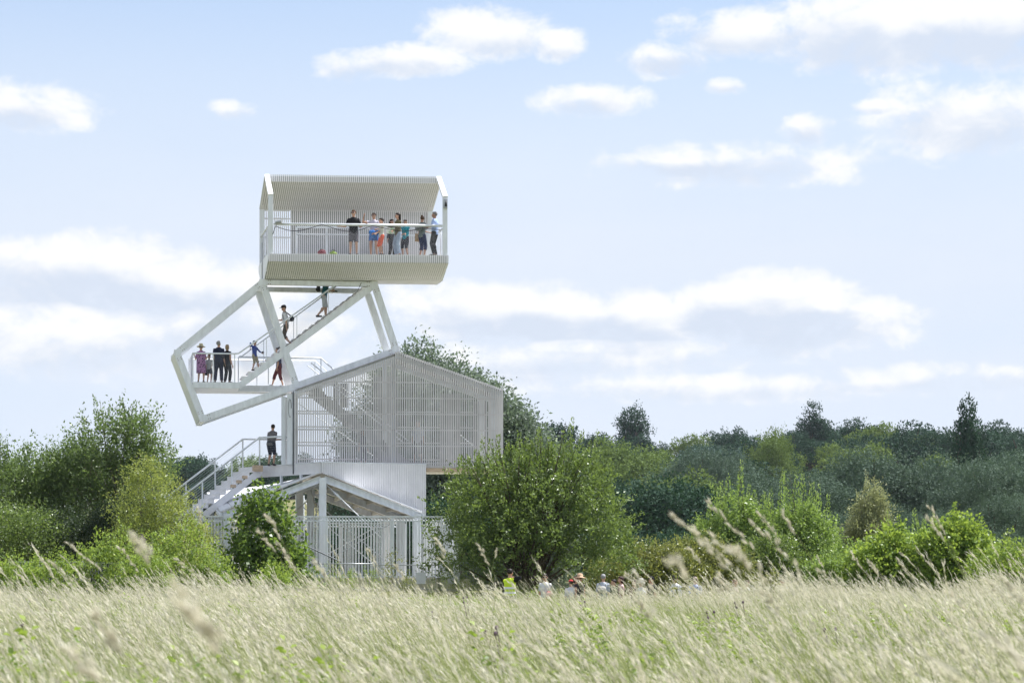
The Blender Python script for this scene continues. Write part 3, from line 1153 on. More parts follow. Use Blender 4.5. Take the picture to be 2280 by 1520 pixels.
    for c in (c1, c2):
        q = c + dn * 3.8
        for j in range(9):
            h = .12 + j * .11
            nb.tube([c + ZV * (ZT + h), q + ZV * (ZT + h - sl * 3.8)], .0035, 3, False)
        net(nb, (endr.lerp(c1, 0) + ZV * (ZT + .05), c1 + ZV * (ZT + .05), c1 + ZV * (ZR - .05), endr + ZV * (ZR - .05)), .10, .0013)
    tag(tpart('cable_net', nb, M['net'], stair), kind='stuff')
    # support under the stair
    for t in (1.5, 3.0):
        for s in (0.1, wdt - .1):
            p = T0 + dn * t + wd * s
            g = MB()
            g.beam(Vector((p.x, p.y, 1.2)), p + ZV * (ZT - .45 - sl * t), .12, .12, dn)
            tpart('stair_prop', g, M['steel'], stair)


build_plinth()

# ------------------------------------------------------------------ terrace, fences, barriers
g = MB()
g.hexa([(-12.6, 87.9, .7), (-1.6, 88.1, .7), (-3.2, 99.5, .7), (-14.4, 99.3, .7), (-12.6, 87.9, 1.61), (-1.6, 88.1, 1.61), (-3.2, 99.5, 1.61), (-14.4, 99.3, 1.61)])
tag(g.obj('terrace', M['concrete']), 'raised concrete terrace under the white tower', None, None, 'structure')


def bar_fence(label, p0, p1, zb, zt, pitch, bay, cat='fence'):
    p0, p1 = Vector(p0), Vector(p1)
    d = (p1 - p0)
    Lh = d.length
    d.normalize()
    root = thing('bar_fence', label, cat, (p0.x, p0.y, zb))
    o0 = Vector((p0.x, p0.y, zb))
    nrm = d.cross(ZV)
    H = zt - zb
    for z, w in ((0.03, .05), (H - .19, .04), (H - .02, .05)):
        g = MB()
        g.beam(ZV * z, d * Lh + ZV * z, .03, w, nrm)
        g.obj('rail', M['steel'], root)
    g = MB()
    g.beam(ZV * .06, ZV * (H - .21), .04, .038, d)
    me = g.mesh('bar', M['steel'])
    n = int(Lh / pitch)
    rb = MB()
    for i in range(n + 1):
        x = i * Lh / n
        o = link('bar', me, root)
        o.location = d * x
        if i < n:
            c = d * (x + Lh / n / 2) + ZV * (H - .105)
            pts = [c + d * (.056 * math.cos(t * math.pi / 4)) + ZV * (.056 * math.sin(t * math.pi / 4)) for t in range(9)]
            rb.tube(pts, .011, 4, False)
    tag(rb.obj('ring_band', M['steel'], root), kind='stuff')
    k = max(1, round(Lh / bay))
    for i in range(k + 1):
        g = MB()
        g.beam(d * (Lh * i / k) + nrm * -.045, d * (Lh * i / k) + nrm * -.045 + ZV * (H - .05), .11, .09, d)
        g.obj('post', M['steel'], root)
    return root


bar_fence('tall white bar fence with ring top in front of the shelter', (-12.15, 88.5, 0), (-2.1, 88.65, 0), 1.66, 4.02, .122, 2.5)
bar_fence('white bar fence with ring top along the back of the shelter', (-13.0, 98.9, 0), (-4.6, 99.2, 0), 1.66, 4.05, .122, 2.8)
bar_fence('white bar fence with ring top closing the right side of the shelter', (-2.12, 88.85, 0), (-3.7, 98.6, 0), 1.66, 4.02, .13, 3.0)


def barrier(label, p0, p1, zb, zt, pitch, group, mat):
    p0, p1 = Vector(p0), Vector(p1)
    d = (p1 - p0)
    Lh = d.length
    d.normalize()
    nrm = d.cross(ZV)
    root = thing('site_barrier', label, 'barrier', (p0.x, p0.y, zb), 0, group)
    H = zt - zb
    g = MB()
    g.tube([ZV * .05, ZV * H, ZV * H + d * Lh, d * Lh + ZV * .05], .021, 7)
    g.tube([ZV * .14, ZV * .14 + d * Lh], .016, 6)
    g.obj('frame', mat, root, True)
    b = MB()
    n = int(Lh / pitch)
    for i in range(1, n):
        b.beam(d * (i * Lh / n) + ZV * .14, d * (i * Lh / n) + ZV * (H - .02), .012, .012, d)
    tag(b.obj('bar_infill', mat, root), kind='stuff')
    for x in (.25, Lh - .25):
        g = MB()
        g.beam(d * x - nrm * .25 + ZV * .03, d * x + nrm * .25 + ZV * .03, .05, .04, d)
        g.obj('foot', mat, root)
    return root


GB = 'grey metal barriers round the tower'
barrier('grey metal barrier at the foot of the fence, nearest the round poplar bush', (-7.5, 86.5, 0), (-5.25, 86.55, 0), 1.08, 2.17, .11, GB, M['galv'])
barrier('grey metal barrier carrying the left white notice', (-5.2, 86.5, 0), (-2.75, 86.4, 0), 1.08, 2.12, .11, GB, M['galv'])
barrier('grey metal barrier with close bars ending beside the big willow bush', (-2.7, 86.4, 0), (-1.27, 86.3, 0), 1.05, 2.21, .055, GB, M['galv'])
barrier('grey barrier half hidden behind the ferny green shrubs at far left', (-19.0, 86.9, 0), (-16.15, 86.8, 0), 1.08, 2.24, .075, GB, M['galv'])
barrier('grey barrier with close bars between the ferny shrubs and the first barrier', (-16.05, 86.8, 0), (-13.1, 86.7, 0), 1.08, 2.20, .06, GB, M['galv'])
barrier('pale barrier crossing in front of the left shelter column', (-12.9, 86.7, 0), (-10.3, 86.6, 0), 1.08, 2.18, .11, GB, M['galv'])

for label, x, w, y in (('plain white notice on the barrier, nearer the shelter column', -3.42, .38, 86.36), ('plain white notice on the close-barred barrier end', -2.18, .45, 86.27)):
    g = MB()
    g.box(-w / 2, -.006, 0, w / 2, .006, .42)
    o = tag(g.obj('notice', M['paper']), label, 'notice')
    o.location = (x, y, 1.42)
    for dx in (-w / 2 + .03, w / 2 - .03):
        t = MB()
        t.tube([(dx, -.012, .40), (dx, .03, .44)], .006, 5)
        t.obj('cable_tie', M['cable'], o)

hr = thing('ramp_handrail', 'dark grey sloping handrail between the poplar bush and the white fence', 'handrail', (-8.4, 87.2, 1.1))
g = MB()
g.tube([(0, 0, 1.98), (.55, 0, 1.78), (1.87, 0, 1.17), (1.93, 0, 1.14)], .026, 7)
g.obj('rail', M['darkrail'], hr, True)
for x, z in ((.5, 1.8), (1.88, 1.16)):
    g = MB()
    g.tube([(x, 0, 0), (x, 0, z)], .02, 6)
    g.obj('post', M['darkrail'], hr, True)
hr = thing('ramp_handrail', 'dark double handrail in front of the left shelter column', 'handrail', (-12.0, 87.2, 1.1))
for z in (2.05, 1.55):
    g = MB()
    g.tube([(0, 0, z), (1.9, 0, z - .03)], .024, 7)
    g.obj('rail', M['darkrail'], hr, True)
for x in (0.1, 1.8):
    g = MB()
    g.tube([(x, 0, 0), (x, 0, 2.03)], .022, 6)
    g.obj('post', M['darkrail'], hr, True)

# lattice mast far behind, seen through the shelter
ms = thing('lattice_mast', 'slim white lattice mast far off, seen through the shelter', 'mast', (-13.6, 150, 0))
for i, (x, y) in enumerate(((-.45, -.4), (.45, -.4), (0, .45))):
    g = MB()
    g.tube([(x, y, 0), (x * .9, y * .9, 7.2)], .05, 6)
    g.obj('leg', M['steel'], ms)
for i in range(9):
    for (xa, ya), (xb, yb) in (((-.45, -.4), (.45, -.4)), ((.45, -.4), (0, .45)), ((0, .45), (-.45, -.4))):
        g = MB()
        za, zb = i * .78, (i + 1) * .78
        if i % 2:
            za, zb = zb, za
        g.tube([(xa, ya, za), (xb, yb, zb)], .025, 4)
        g.obj('lattice_bar', M['steel'], ms)


# ------------------------------------------------------------------ foliage
def quads_mesh(name, V, var, mat):
    """V: (n,4,3) leaf quads, var: (n,) leaf tint."""
    n = len(V)
    me = bpy.data.meshes.new(name)
    me.vertices.add(n * 4)
    me.vertices.foreach_set('co', V.reshape(-1).astype(np.float32))
    me.loops.add(n * 4)
    me.loops.foreach_set('vertex_index', np.arange(n * 4, dtype=np.int32))
    me.polygons.add(n)
    me.polygons.foreach_set('loop_start', np.arange(0, n * 4, 4, dtype=np.int32))
    me.polygons.foreach_set('loop_total', np.full(n, 4, dtype=np.int32))
    at = me.attributes.new('var', 'FLOAT', 'POINT')
    at.data.foreach_set('value', np.repeat(np.clip(var, 0, 1), 4).astype(np.float32))
    me.materials.append(mat)
    me.update(calc_edges=True)
    return me


def unit(v):
    return v / np.maximum(np.linalg.norm(v, axis=-1, keepdims=True), 1e-9)


def leaf_quads(P, T, L, W, rng, fold=.12, flat=0.0, out=None, outw=0.0):
    """Diamond leaves at P, pointing along T, length L, width W."""
    n = len(P)
    T = unit(T)
    R = rng.normal(size=(n, 3))
    if flat:
        R = R * (1 - flat) + np.array([0, 0, 1.0]) * flat * 2
    if out is not None and outw:
        R = R + out * outw
    S_ = unit(np.cross(T, R))
    Nn = np.cross(S_, T)
    L = np.asarray(L).reshape(-1, 1) * np.ones((n, 1))
    W = np.asarray(W).reshape(-1, 1) * np.ones((n, 1))
    m_ = P + T * L * .45 + Nn * L * fold
    V = np.stack([P, m_ + S_ * W / 2, P + T * L, m_ - S_ * W / 2], 1)
    return V


def sample_lobes(lobes, n, rng, lo=.35, zmin=-.75):
    """Points and outward directions in a union of ellipsoids, biased to their skins."""
    lobes = np.array(lobes, float)
    wts = (lobes[:, 3] * lobes[:, 4] * lobes[:, 5]) ** (2 / 3)
    idx = rng.choice(len(lobes), n, p=wts / wts.sum())
    d = rng.normal(size=(n, 3))
    d = unit(d)
    low = d[:, 2] < zmin
    d[low, 2] *= -.4
    d = unit(d)
    r = lo + (1 - lo) * rng.random(n) ** .55
    # lumpy skin
    lump = 1 + .13 * np.sin(d[:, 0] * 5 + idx * 1.7) * np.cos(d[:, 1] * 4 + idx) + .10 * np.sin(d[:, 2] * 7 + d[:, 0] * 6 + idx * .6)
    p = lobes[idx, :3] + d * lobes[idx, 3:6] * (r * lump)[:, None]
    return p, d, r, idx


def limb_mesh(name, mat, base, targets, r0, rng, stems):
    mb = MB()
    base = Vector(base)
    tg = [Vector(t) for t in targets]
    for i, t in enumerate(tg):
        st = stems[i % len(stems)]
        b = base + Vector((st[0], st[1], -.1))
        mid = b.lerp(t, .5) + Vector((rng.normal() * .08, rng.normal() * .08, .10)) * (t - b).length * .6
        pts = []
        for k in range(7):
            s = k / 6
            pts.append((b * (1 - s) ** 2 + mid * 2 * s * (1 - s) + t * s * s))
        mb.tube(pts, [max(.006, r0 * (1 - s / 6 * .86)) for s in range(7)], 6, False)
    return mb.mesh(name, mat, True)


def plant(name, label, cat, x, y, lobes, n_tw, per, L, W, mat, bark, seed, tw=(.35, .8), up=.55, spikes=(), stems=((0, 0),), r0=.05,
          n_limb=24, group=None, spread=.07, tint=.28, z=None, outw=.5, flat=0.0):
    """Shrub or tree: limbs plus a crown of leaf quads set along twigs."""
    rng = np.random.default_rng(seed)
    z = gz(x, y) if z is None else z
    root = thing(name, label, cat, (x, y, z), 0, group)
    p, d, r, idx = sample_lobes(lobes, n_tw, rng)
    t = unit(d * .75 + np.array([0, 0, up]) + rng.normal(size=p.shape) * .45)
    ln = rng.uniform(tw[0], tw[1], n_tw)
    k = rng.uniform(0, 1, (n_tw, per))
    P = p[:, None] + t[:, None] * (ln[:, None] * k)[..., None]
    P += rng.normal(size=P.shape) * spread
    T = t[:, None] * .7 + rng.normal(size=P.shape) * .7
    base_var = np.clip(.45 + rng.normal(size=n_tw) * tint * .6, 0, 1)
    var = base_var[:, None] + rng.normal(size=(n_tw, per)) * tint * .5 + .15 * (k - .5)
    P, T, var = P.reshape(-1, 3), T.reshape(-1, 3), var.reshape(-1)
    sz = rng.uniform(.65, 1.25, len(P))
    od = np.repeat(unit(d + np.array([0, 0, .25])), per, 0)
    parts, vs = [leaf_quads(P, T, L * sz, W * sz, rng, flat=flat, out=od, outw=outw)], [var]
    for (sx, sy, sz0, sl, sn, lean) in spikes:
        # a leading shoot clothed with leaves, thinner towards its tip
        s = rng.random(sn)
        dirv = np.array([lean + rng.normal() * .07, rng.normal() * .07, 1.0])
        Q = np.array([sx, sy, sz0]) + dirv * (s * sl)[:, None]
        a = rng.uniform(0, 2 * math.pi, sn)
        rr = (.03 + .12 * (1 - s) ** 1.1) * min(1.1, sl)
        Q += np.stack([np.cos(a) * rr, np.sin(a) * rr, rng.normal(size=sn) * .03], -1)
        TT = np.stack([np.cos(a) * .6, np.sin(a) * .6, .75 + rng.random(sn) * .5], -1)
        q = rng.uniform(.7, 1.2, sn) * (1.05 - .35 * s)
        parts.append(leaf_quads(Q, TT, L * q, W * q, rng))
        vs.append(np.clip(.62 + .2 * s + rng.normal(size=sn) * tint * .6, 0, 1))
    V = np.concatenate(parts)
    var = np.concatenate(vs)
    link('crown', quads_mesh(name + '_crown', V, var, mat), root)
    sel = rng.choice(n_tw, min(n_limb, n_tw), replace=False)
    tg = [tuple(p[i]) for i in sel] + [(s[0], s[1], s[2] + s[3] * .9) for s in spikes]
    link('trunk', limb_mesh(name + '_trunk', bark, (0, 0, 0), tg, r0, rng, stems), root)
    return root


def spike_set(rng, n, x0, x1, y0, y1, ztop, lo=.7, hi=1.3, leaves=60, lean=0.0):
    out = []
    for i in range(n):
        x = x0 + (x1 - x0) * (i + rng.random()) / n
        y = rng.uniform(y0, y1)
        out.append((x, y, ztop(x) - .25, rng.uniform(lo, hi), leaves, lean))
    return out


R0 = np.random.default_rng(5)


def dome(h, w, k=2.0, drop=.45):
    return lambda x: h * (1 - drop * min(1.0, abs(x / w)) ** k)


# big willow bush right of the tower
plant('willow_bush', 'big dark green willow bush with spiky shoots right of the tower', 'bush', 0.45, 86.0,
      [(-1.5, 0, 2.3, 1.7, 1.6, 2.0), (-.2, .1, 2.6, 1.7, 1.7, 2.2), (1.2, 0, 2.7, 1.6, 1.6, 2.1), (2.5, .2, 2.2, 1.35, 1.5, 1.8), (.3, -1.1, 1.3, 2.6, 1.2, 1.2), (-2.3, -.3, 1.4, 1.3, 1.3, 1.3),
       (1.9, .1, 4.0, 1.15, 1.1, 1.2), (-.8, .1, 4.0, 1.0, 1.0, .9), (.5, -.2, 4.2, .8, .8, .8), (3.2, -.2, 1.3, 1.0, 1.1, 1.2), (-1.7, -.9, 2.6, .9, .8, 1.0), (.9, -1.2, 2.9, 1.0, .7, 1.0), (2.4, -1.0, 2.4, .9, .7, 1.0)],
      1250, 30, .135, .064, L_WILLOW, M['bark'], 11, tw=(.5, 1.1), spread=.075, outw=.4, spikes=spike_set(R0, 26, -2.6, 3.3, -1.2, .8, dome(5.0, 3.6, 2.4, .42), .7, 1.5, 110) + [
          (1.55, -.3, 4.9, 1.6, 150, .05), (2.05, -.2, 4.6, 1.4, 130, .1), (2.6, -.1, 4.3, 1.7, 150, .08), (.9, -.2, 4.6, 1.2, 110, .02), (3.1, -.1, 3.6, 1.4, 120, .15), (-1.55, -.5, 3.7, 1.35, 150, -.05), (-.9, -.5, 3.9, .8, 70, .05), (-.45, -.4, 3.4, 1.2, 80, 0)],
      stems=[(-.3, 0), (.3, .1), (.0, -.2), (.5, .2)], r0=.05, n_limb=46)
# yellow-green cone of a willow left of the tower
plant('yellow_willow', 'yellow green conical willow bush left of the outside stair', 'bush', -13.35, 86.0,
      [(0, 0, 1.5, 1.75, 1.5, 1.6), (-.3, 0, 3.0, 1.2, 1.1, 1.4), (.55, -.1, 2.5, 1.15, 1.0, 1.2), (-.25, 0, 3.9, .65, .6, .9), (1.1, -.2, 1.2, 1.5, 1.1, 1.3)],
      1500, 15, .090, .042, L_SALLOW, M['bark_pale'], 12, up=.9, spikes=[(-.3, -.1, 4.2, 1.0, 80, 0), (-.75, 0, 3.8, .9, 70, -.05), (.25, -.1, 3.8, .9, 70, .05), (.8, 0, 3.0, .8, 60, .1), (1.25, -.2, 2.5, .9, 60, .1), (1.7, -.3, 2.0, .9, 60, .12), (-1.1, -.1, 2.7, .7, 60, -.1), (.95, .1, 3.2, 1.1, 70, .05)],
      stems=[(0, 0), (.2, .1), (-.2, 0)], r0=.035, n_limb=26)
# round poplar bush in front of the shelter
plant('poplar_bush', 'glossy round leaved poplar bush before the left shelter column', 'bush', -9.0, 84.0,
      [(0, 0, 1.3, 1.35, 1.1, 1.25), (.0, 0, 2.5, 1.0, .85, 1.05), (-.1, 0, 3.4, .55, .5, .6), (.75, -.1, .9, .85, .8, .9), (-.75, -.1, 1.3, .65, .6, .8)],
      720, 13, .14, .13, L_POPLAR, M['bark'], 13, up=.4, spikes=[(-.05, -.1, 3.6, .8, 36, 0), (-.45, -.1, 3.0, .7, 30, -.1), (.5, -.1, 2.9, .6, 28, .1), (.25, 0, 3.4, .5, 26, .1)],
      stems=[(0, 0), (.15, .1)], r0=.03, n_limb=18, spread=.09, flat=.25)
# ferny robinia shrubs low at left
for i, (lab, px, y, w, h) in enumerate((
        ('bright ferny robinia shrub low beneath the yellow willow', 400, 79, 1.15, 3.0), ('bright ferny robinia shrub rising between the two fences of grass', 245, 79, 1.1, 2.75),
        ('ferny light green shrub in front of the far left barrier', 115, 78, 1.1, 2.05), ('ferny yellowish shrub at the left picture edge', 8, 77, 1.0, 1.85),
        ('small ferny green shrub beside the close-barred barrier', 325, 77, .8, 2.0), ('small bright ferny shrub at the foot of the poplar bush', 612, 78, .6, 1.75),
        ('ferny shrub just left of the shelter column', 468, 78.5, .7, 2.0))):
    x = (px - 1140) * y / 5130
    plant('robinia_shrub', lab, 'shrub', x, y, [(0, 0, h * .45, w, .9, h * .55), (w * .3, 0, h * .75, w * .55, .6, h * .4), (-w * .4, 0, h * .7, w * .5, .6, h * .38)],
          380, 14, .105, .05, L_ROBINIA, M['bark'], 30 + i, tw=(.3, .6), up=.25, r0=.018, n_limb=14, group='ferny shrubs along the barriers', spread=.05, flat=.5)
# tall thin willows at far left, sparse on top
plant('tall_willow', 'tall loose willow with see-through top at the left', 'tree', -16.6, 97.0,
      [(-.8, 0, 4.6, 1.8, 1.6, 1.7), (.7, 0, 4.3, 1.5, 1.4, 1.6), (-.2, 0, 6.1, 1.6, 1.3, 1.2), (1.5, 0, 5.0, .9, .9, 1.2), (-1.6, 0, 3.2, 1.6, 1.5, 1.4), (.9, 0, 6.4, .9, .9, .9)],
      880, 20, .145, .068, L_TALL, M['bark_pale'], 14, tw=(.5, 1.1), up=1.2, spikes=[(-.75, 0, 6.6, 1.6, 130, -.1), (-.4, 0, 6.3, 1.5, 110, 0), (.25, 0, 6.8, 1.3, 110, 0), (.55, 0, 6.4, 1.6, 120, .05), (1.1, 0, 6.3, 1.2, 100, .1), (1.4, 0, 6.1, 1.1, 90, .15), (1.75, 0, 5.7, 1.0, 80, .2), (2.0, 0, 5.1, .9, 70, .3), (2.1, .1, 4.5, .8, 70, .35), (-1.3, 0, 5.6, 1.1, 90, -.2)],
      stems=[(-.5, 0), (.0, .1), (.5, 0), (.9, .2), (-.9, .1)], r0=.05, n_limb=60, spread=.10)
plant('tall_willow', 'loose willow at the left edge, lower than the tall one', 'tree', -19.7, 97.5,
      [(.3, 0, 3.6, 1.7, 1.5, 1.9), (-.6, 0, 4.2, 1.5, 1.4, 1.7), (1.2, 0, 4.8, 1.1, 1.0, 1.2), (.0, -.2, 2.0, 2.1, 1.6, 1.6)],
      1100, 22, .135, .064, L_TALL, M['bark_pale'], 15, tw=(.5, 1.1), up=1.0, spikes=[(1.0, 0, 5.4, 1.0, 90, 0), (1.5, 0, 5.3, .9, 80, .1), (.4, 0, 5.0, .8, 70, 0), (-.8, 0, 5.4, .8, 70, -.1), (2.0, 0, 5.0, 1.0, 70, .2), (1.8, 0, 5.2, 1.5, 70, .15)],
      stems=[(0, 0), (.4, 0), (-.4, .1)], r0=.045, n_limb=40, spread=.10)
plant('tall_willow', 'slender willow shoots cut by the left picture edge', 'tree', -21.9, 96.0,
      [(.2, 0, 3.2, 1.2, 1.2, 2.4), (.1, 0, 5.0, .7, .7, 1.3)], 420, 20, .125, .058, L_TALL, M['bark_pale'], 16, tw=(.5, 1.0), up=1.1,
      spikes=[(.3, 0, 5.9, 1.2, 90, 0), (.6, 0, 5.2, 1.0, 80, .1)], stems=[(0, 0), (.2, .1)], r0=.04, n_limb=22, spread=.10)
# dark undergrowth at left
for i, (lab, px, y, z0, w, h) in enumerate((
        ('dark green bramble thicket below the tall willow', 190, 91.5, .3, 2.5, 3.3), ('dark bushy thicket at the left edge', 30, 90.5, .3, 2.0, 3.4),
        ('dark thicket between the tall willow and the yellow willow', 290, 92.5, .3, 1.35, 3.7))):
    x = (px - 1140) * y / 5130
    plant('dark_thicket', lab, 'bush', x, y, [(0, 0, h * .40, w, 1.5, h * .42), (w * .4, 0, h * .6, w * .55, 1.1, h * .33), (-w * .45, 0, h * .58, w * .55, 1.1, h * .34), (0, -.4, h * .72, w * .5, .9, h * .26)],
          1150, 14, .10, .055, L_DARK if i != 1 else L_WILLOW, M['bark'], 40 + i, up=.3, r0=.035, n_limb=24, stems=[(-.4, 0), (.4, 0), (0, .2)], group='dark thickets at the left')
# tall grey-green willow behind the cage
plant('big_willow', 'big grey green willow standing right behind the cage', 'tree', -4.3, 132,
      [(-1.4, 0, 11.8, 2.4, 2.3, 2.7), (.8, 0, 10.6, 2.9, 2.7, 3.0), (3.2, 0, 8.9, 2.7, 2.5, 3.2), (5.0, 0, 6.9, 2.5, 2.4, 3.4), (-3.4, 0, 7.8, 2.5, 2.5, 3.4), (.3, -.6, 5.6, 4.4, 3.0, 3.2), (5.6, 0, 4.4, 2.2, 2.2, 2.6),
       (-2.6, 0, 4.0, 3.4, 3.0, 2.6), (4.4, .2, 2.6, 3.4, 2.6, 2.4), (-3.0, .2, 2.2, 3.4, 2.6, 2.2)],
      12500, 14, .22, .115, L_GREY, M['bark'], 17, tw=(.5, 1.15), up=.5, r0=.16, n_limb=46, spread=.22, outw=.8, stems=[(-.4, 0), (.3, .2), (0, -.2)], tint=.3)
# band of shrubs at right, behind the walkers
mid = [
    ('olive_shrub', 'low yellow olive hedge shrub behind the grey haired walker', 1450, 90, 2.4, 2.9, L_OLIVE, 0, 0),
    ('olive_shrub', 'low olive shrub behind the walker in the long white shirt', 1560, 91, 2.3, 3.1, L_OLIVE, 0, 0),
    ('olive_shrub', 'pale feathery shrub at the right foot of the big willow bush', 1395, 93, 1.5, 3.3, L_TALL, 3, .5),
    ('young_willow', 'young willow with upright shoots, left of the pair in mid picture', 1640, 97, 2.0, 5.9, L_YOUNG, 13, .9),
    ('young_willow', 'young willow with many pale tips, right of the pair in mid picture', 1775, 96, 1.9, 5.7, L_YOUNG, 13, .9),
    ('young_willow', 'dark low willow between the two spiky young willows', 1715, 93, 1.6, 4.0, L_WILLOW, 3, .4),
    ('sage_willow', 'pale sage coloured cone shaped willow standing by itself', 1935, 103, 1.35, 6.6, L_SAGE, 11, .95),
    ('round_shrub', 'rounded mid green shrub below the pale sage willow', 1890, 92, 1.7, 3.4, L_YOUNG, 2, .4),
    ('yellow_poplar', 'light yellow green poplar bush left of the taller one', 1985, 90, 1.8, 4.0, L_YPOPLAR, 4, .6),
    ('yellow_poplar', 'tallest bright yellow green poplar bush at the right', 2125, 89, 1.7, 4.7, L_YPOPLAR, 5, .55),
    ('young_willow', 'small spiky willow tucked behind the yellow poplars', 2040, 94, 1.4, 4.2, L_YOUNG, 5, .6),
    ('olive_shrub', 'ferny yellow shrub at the right picture edge', 2265, 86, 1.7, 2.9, L_ROBINIA, 0, 0),
    ('young_willow', 'grey green willow shrub near the right edge', 2215, 95, 1.4, 3.5, L_TALL, 3, .4),
]
for i, (nm, lab, px, y, w, h, mt, ns, sl) in enumerate(mid):
    rr = np.random.default_rng(70 + i)
    x = (px - 1140) * y / 5130
    cone = nm in ('sage_willow',)
    lob = [(0, 0, h * .40, w * (.7 if cone else 1), 1.2, h * .42), (w * .35, 0, h * .55, w * .55, .9, h * .32), (-w * .38, 0, h * .52, w * .55, .9, h * .32), (0, 0, h * .74, w * .48, .7, h * .24)]
    if cone:
        lob = [(0, 0, h * .34, w * .85, .9, h * .32), (.1, 0, h * .58, w * .55, .6, h * .24), (-.5, 0, h * .42, w * .4, .5, h * .2)]
    elif ns:
        lob = [(q[0], q[1], q[2] * .84, q[3] * .92, q[4], q[5] * .82) for q in lob]
    big = mt is L_YPOPLAR
    plant(nm, lab, 'bush' if nm != 'sage_willow' else 'tree', x, y, lob, int(250 * h) if big else int(125 * w * h), 14 if big else 20, .13 if big else .125, .115 if big else .058, mt, M['bark_pale'] if cone else M['bark'], 80 + i,
          up=.7, spikes=spike_set(rr, ns, -w * .85, w * .85, -.5, .5, dome(h * .88, w, 1.5 if not cone else 1.0, .5 if not cone else .75), sl * 1.1, sl * 1.9, 30 if big else 95), r0=.03, n_limb=20, stems=[(0, 0), (.25, .1), (-.2, 0)],
          group='shrubs behind the walkers', spread=.08)


for i, (lab, px, y, h) in enumerate((('tall thin weed with small leaves standing before the white fence', 868, 80, 2.5), ('short leafy weed beside the left white notice', 905, 81, 1.7),
                                     ('tall thin green weed rising from the grass right of the crowd', 1500, 62, 1.75), ('slim weed at the right among the meadow grass', 1715, 60, 1.7))):
    x = (px - 1140) * y / 5130
    plant('tall_weed', lab, 'plant', x, y, [(0, 0, h * .55, .22, .2, h * .42), (.12, 0, h * .75, .15, .14, h * .2)], 46, 7, .085, .035, L_OLIVE, M['bark_pale'], 150 + i, tw=(.15, .35), up=.8,
          spikes=[(0, 0, h * .7, h * .32, 24, -.08), (-.15, 0, h * .6, h * .25, 18, -.15)], r0=.008, n_limb=8, group='tall weeds in the meadow', spread=.04)


# ---- tree prototypes for the belt and the hillside
def proto(name, label, lobes, n, L, mat, bark, seed, group, up=.2, r0=.3, tw=(.8, 1.8), per=12, spread=.3):
    return plant(name, label, 'tree', 0, -300, lobes, n, per, L, L * .62, mat, bark, seed, tw=tw, up=up, r0=r0, n_limb=14, group=group, spread=spread, tint=.10, z=0, outw=3.0)


def crown_lobes(rng, h, w, k=9):
    out = [(0, 0, h * .58, w * .40, w * .40, h * .30)]
    for i in range(k):
        a = rng.uniform(0, 6.283)
        q = rng.uniform(.3, .68)
        z = rng.uniform(.30, .86)
        s = rng.uniform(.17, .29) * (1.15 - .45 * abs(z - .5))
        out.append((math.cos(a) * w * q * .72, math.sin(a) * w * q * .72, h * z, w * s, w * s, h * s * .62))
    return out


def place(root, x, y, s, rz, z=None, lab=None, slim=1.0):
    root.location = (x, y, (gz(x, y) if z is None else z) - .2)
    root.scale = (s * slim, s * slim, s)
    root.rotation_euler = (0, 0, rz)
    if lab:
        root['label'] = lab


rb = np.random.default_rng(99)
# grey willows of the belt, 190-260 m away
GW = 'grey willows in the belt below the hill'
wp = [proto('grey_willow', 'grey green willow in the dense belt below the wooded hill', crown_lobes(rb, 14, 13, 12), 3800, .22, L_BELT, M['bark'], 200 + i, GW, up=.3, r0=.25, per=12, spread=.16, tw=(.4, .9)) for i in range(3)]
BELT_LAB = {1700: 'grey willow at the left end of the willow belt', 1945: 'broad silvery willow directly behind the pale sage willow', 2110: 'grey willow just left of and below the columnar tree',
            2190: 'grey willow just right of and below the columnar tree', 2265: 'tall grey willow cut by the right picture edge', 2085: 'low silvery willow behind the yellow poplars', 1850: 'grey willow behind the right young willow'}
belt = [(1700, 215, .78, 0), (1775, 205, .86, 1), (1850, 225, .97, 2), (1945, 222, 1.04, 0), (2035, 220, 1.06, 1), (2110, 225, .95, 2), (2190, 215, 1.02, 0), (2265, 205, 1.0, 1), (2345, 210, 1.05, 2),
        (1985, 195, .62, 1), (2085, 190, .58, 2), (1660, 240, .72, 2), (1560, 250, .62, 1), (1610, 262, .86, 0), (2230, 180, .66, 2), (1800, 185, .55, 0), (2420, 225, 1.05, 0), (2520, 215, 1.0, 1), (2610, 230, 1.1, 2), (2700, 220, 1.0, 0), (1880, 188, .52, 1)]
used = set()
for px, y, s, k in belt:
    o = wp[k] if k not in used else copy_tree(wp[k])
    used.add(k)
    place(o, (px - 1140) * y / 5130, y, s, rb.uniform(0, 6.28), None, BELT_LAB.get(px, 'grey green willow in the dense belt below the wooded hill'))
# individual trees that stand out
DT = [proto('dark_tree', 'dark bushy tree below the hill, right of the big willow bush', crown_lobes(rb, 10, 9, 10), 1300, .30, L_HILL, M['bark'], 210, None, r0=.22, spread=.26)]
place(DT[0], (1478 - 1140) * 205 / 5130, 205, 1.12, .4)
o = copy_tree(DT[0]); place(o, (1445 - 1140) * 165 / 5130, 165, .55, 2.1, None, 'low dark tree in front of the dark bushy one')
o = copy_tree(DT[0]); place(o, (1530 - 1140) * 185 / 5130, 185, .62, 3.3, None, 'smaller dark tree right of the dark bushy one')
o = copy_tree(DT[0]); place(o, (1350 - 1140) * 170 / 5130, 170, .6, 4.4, None, 'low dark tree just behind the big willow bush')
o = copy_tree(DT[0]); place(o, (960 - 1140) * 118 / 5130, 118, .62, 1.2, None, 'dark shady tree below the cage overhang')
o = copy_tree(DT[0]); place(o, (830 - 1140) * 124 / 5130, 124, .55, 5.0, None, 'dark shady tree seen through the shelter')
o = copy_tree(DT[0]); place(o, (640 - 1140) * 140 / 5130, 140, .5, 2.7, None, 'dark tree behind the left end of the shelter')
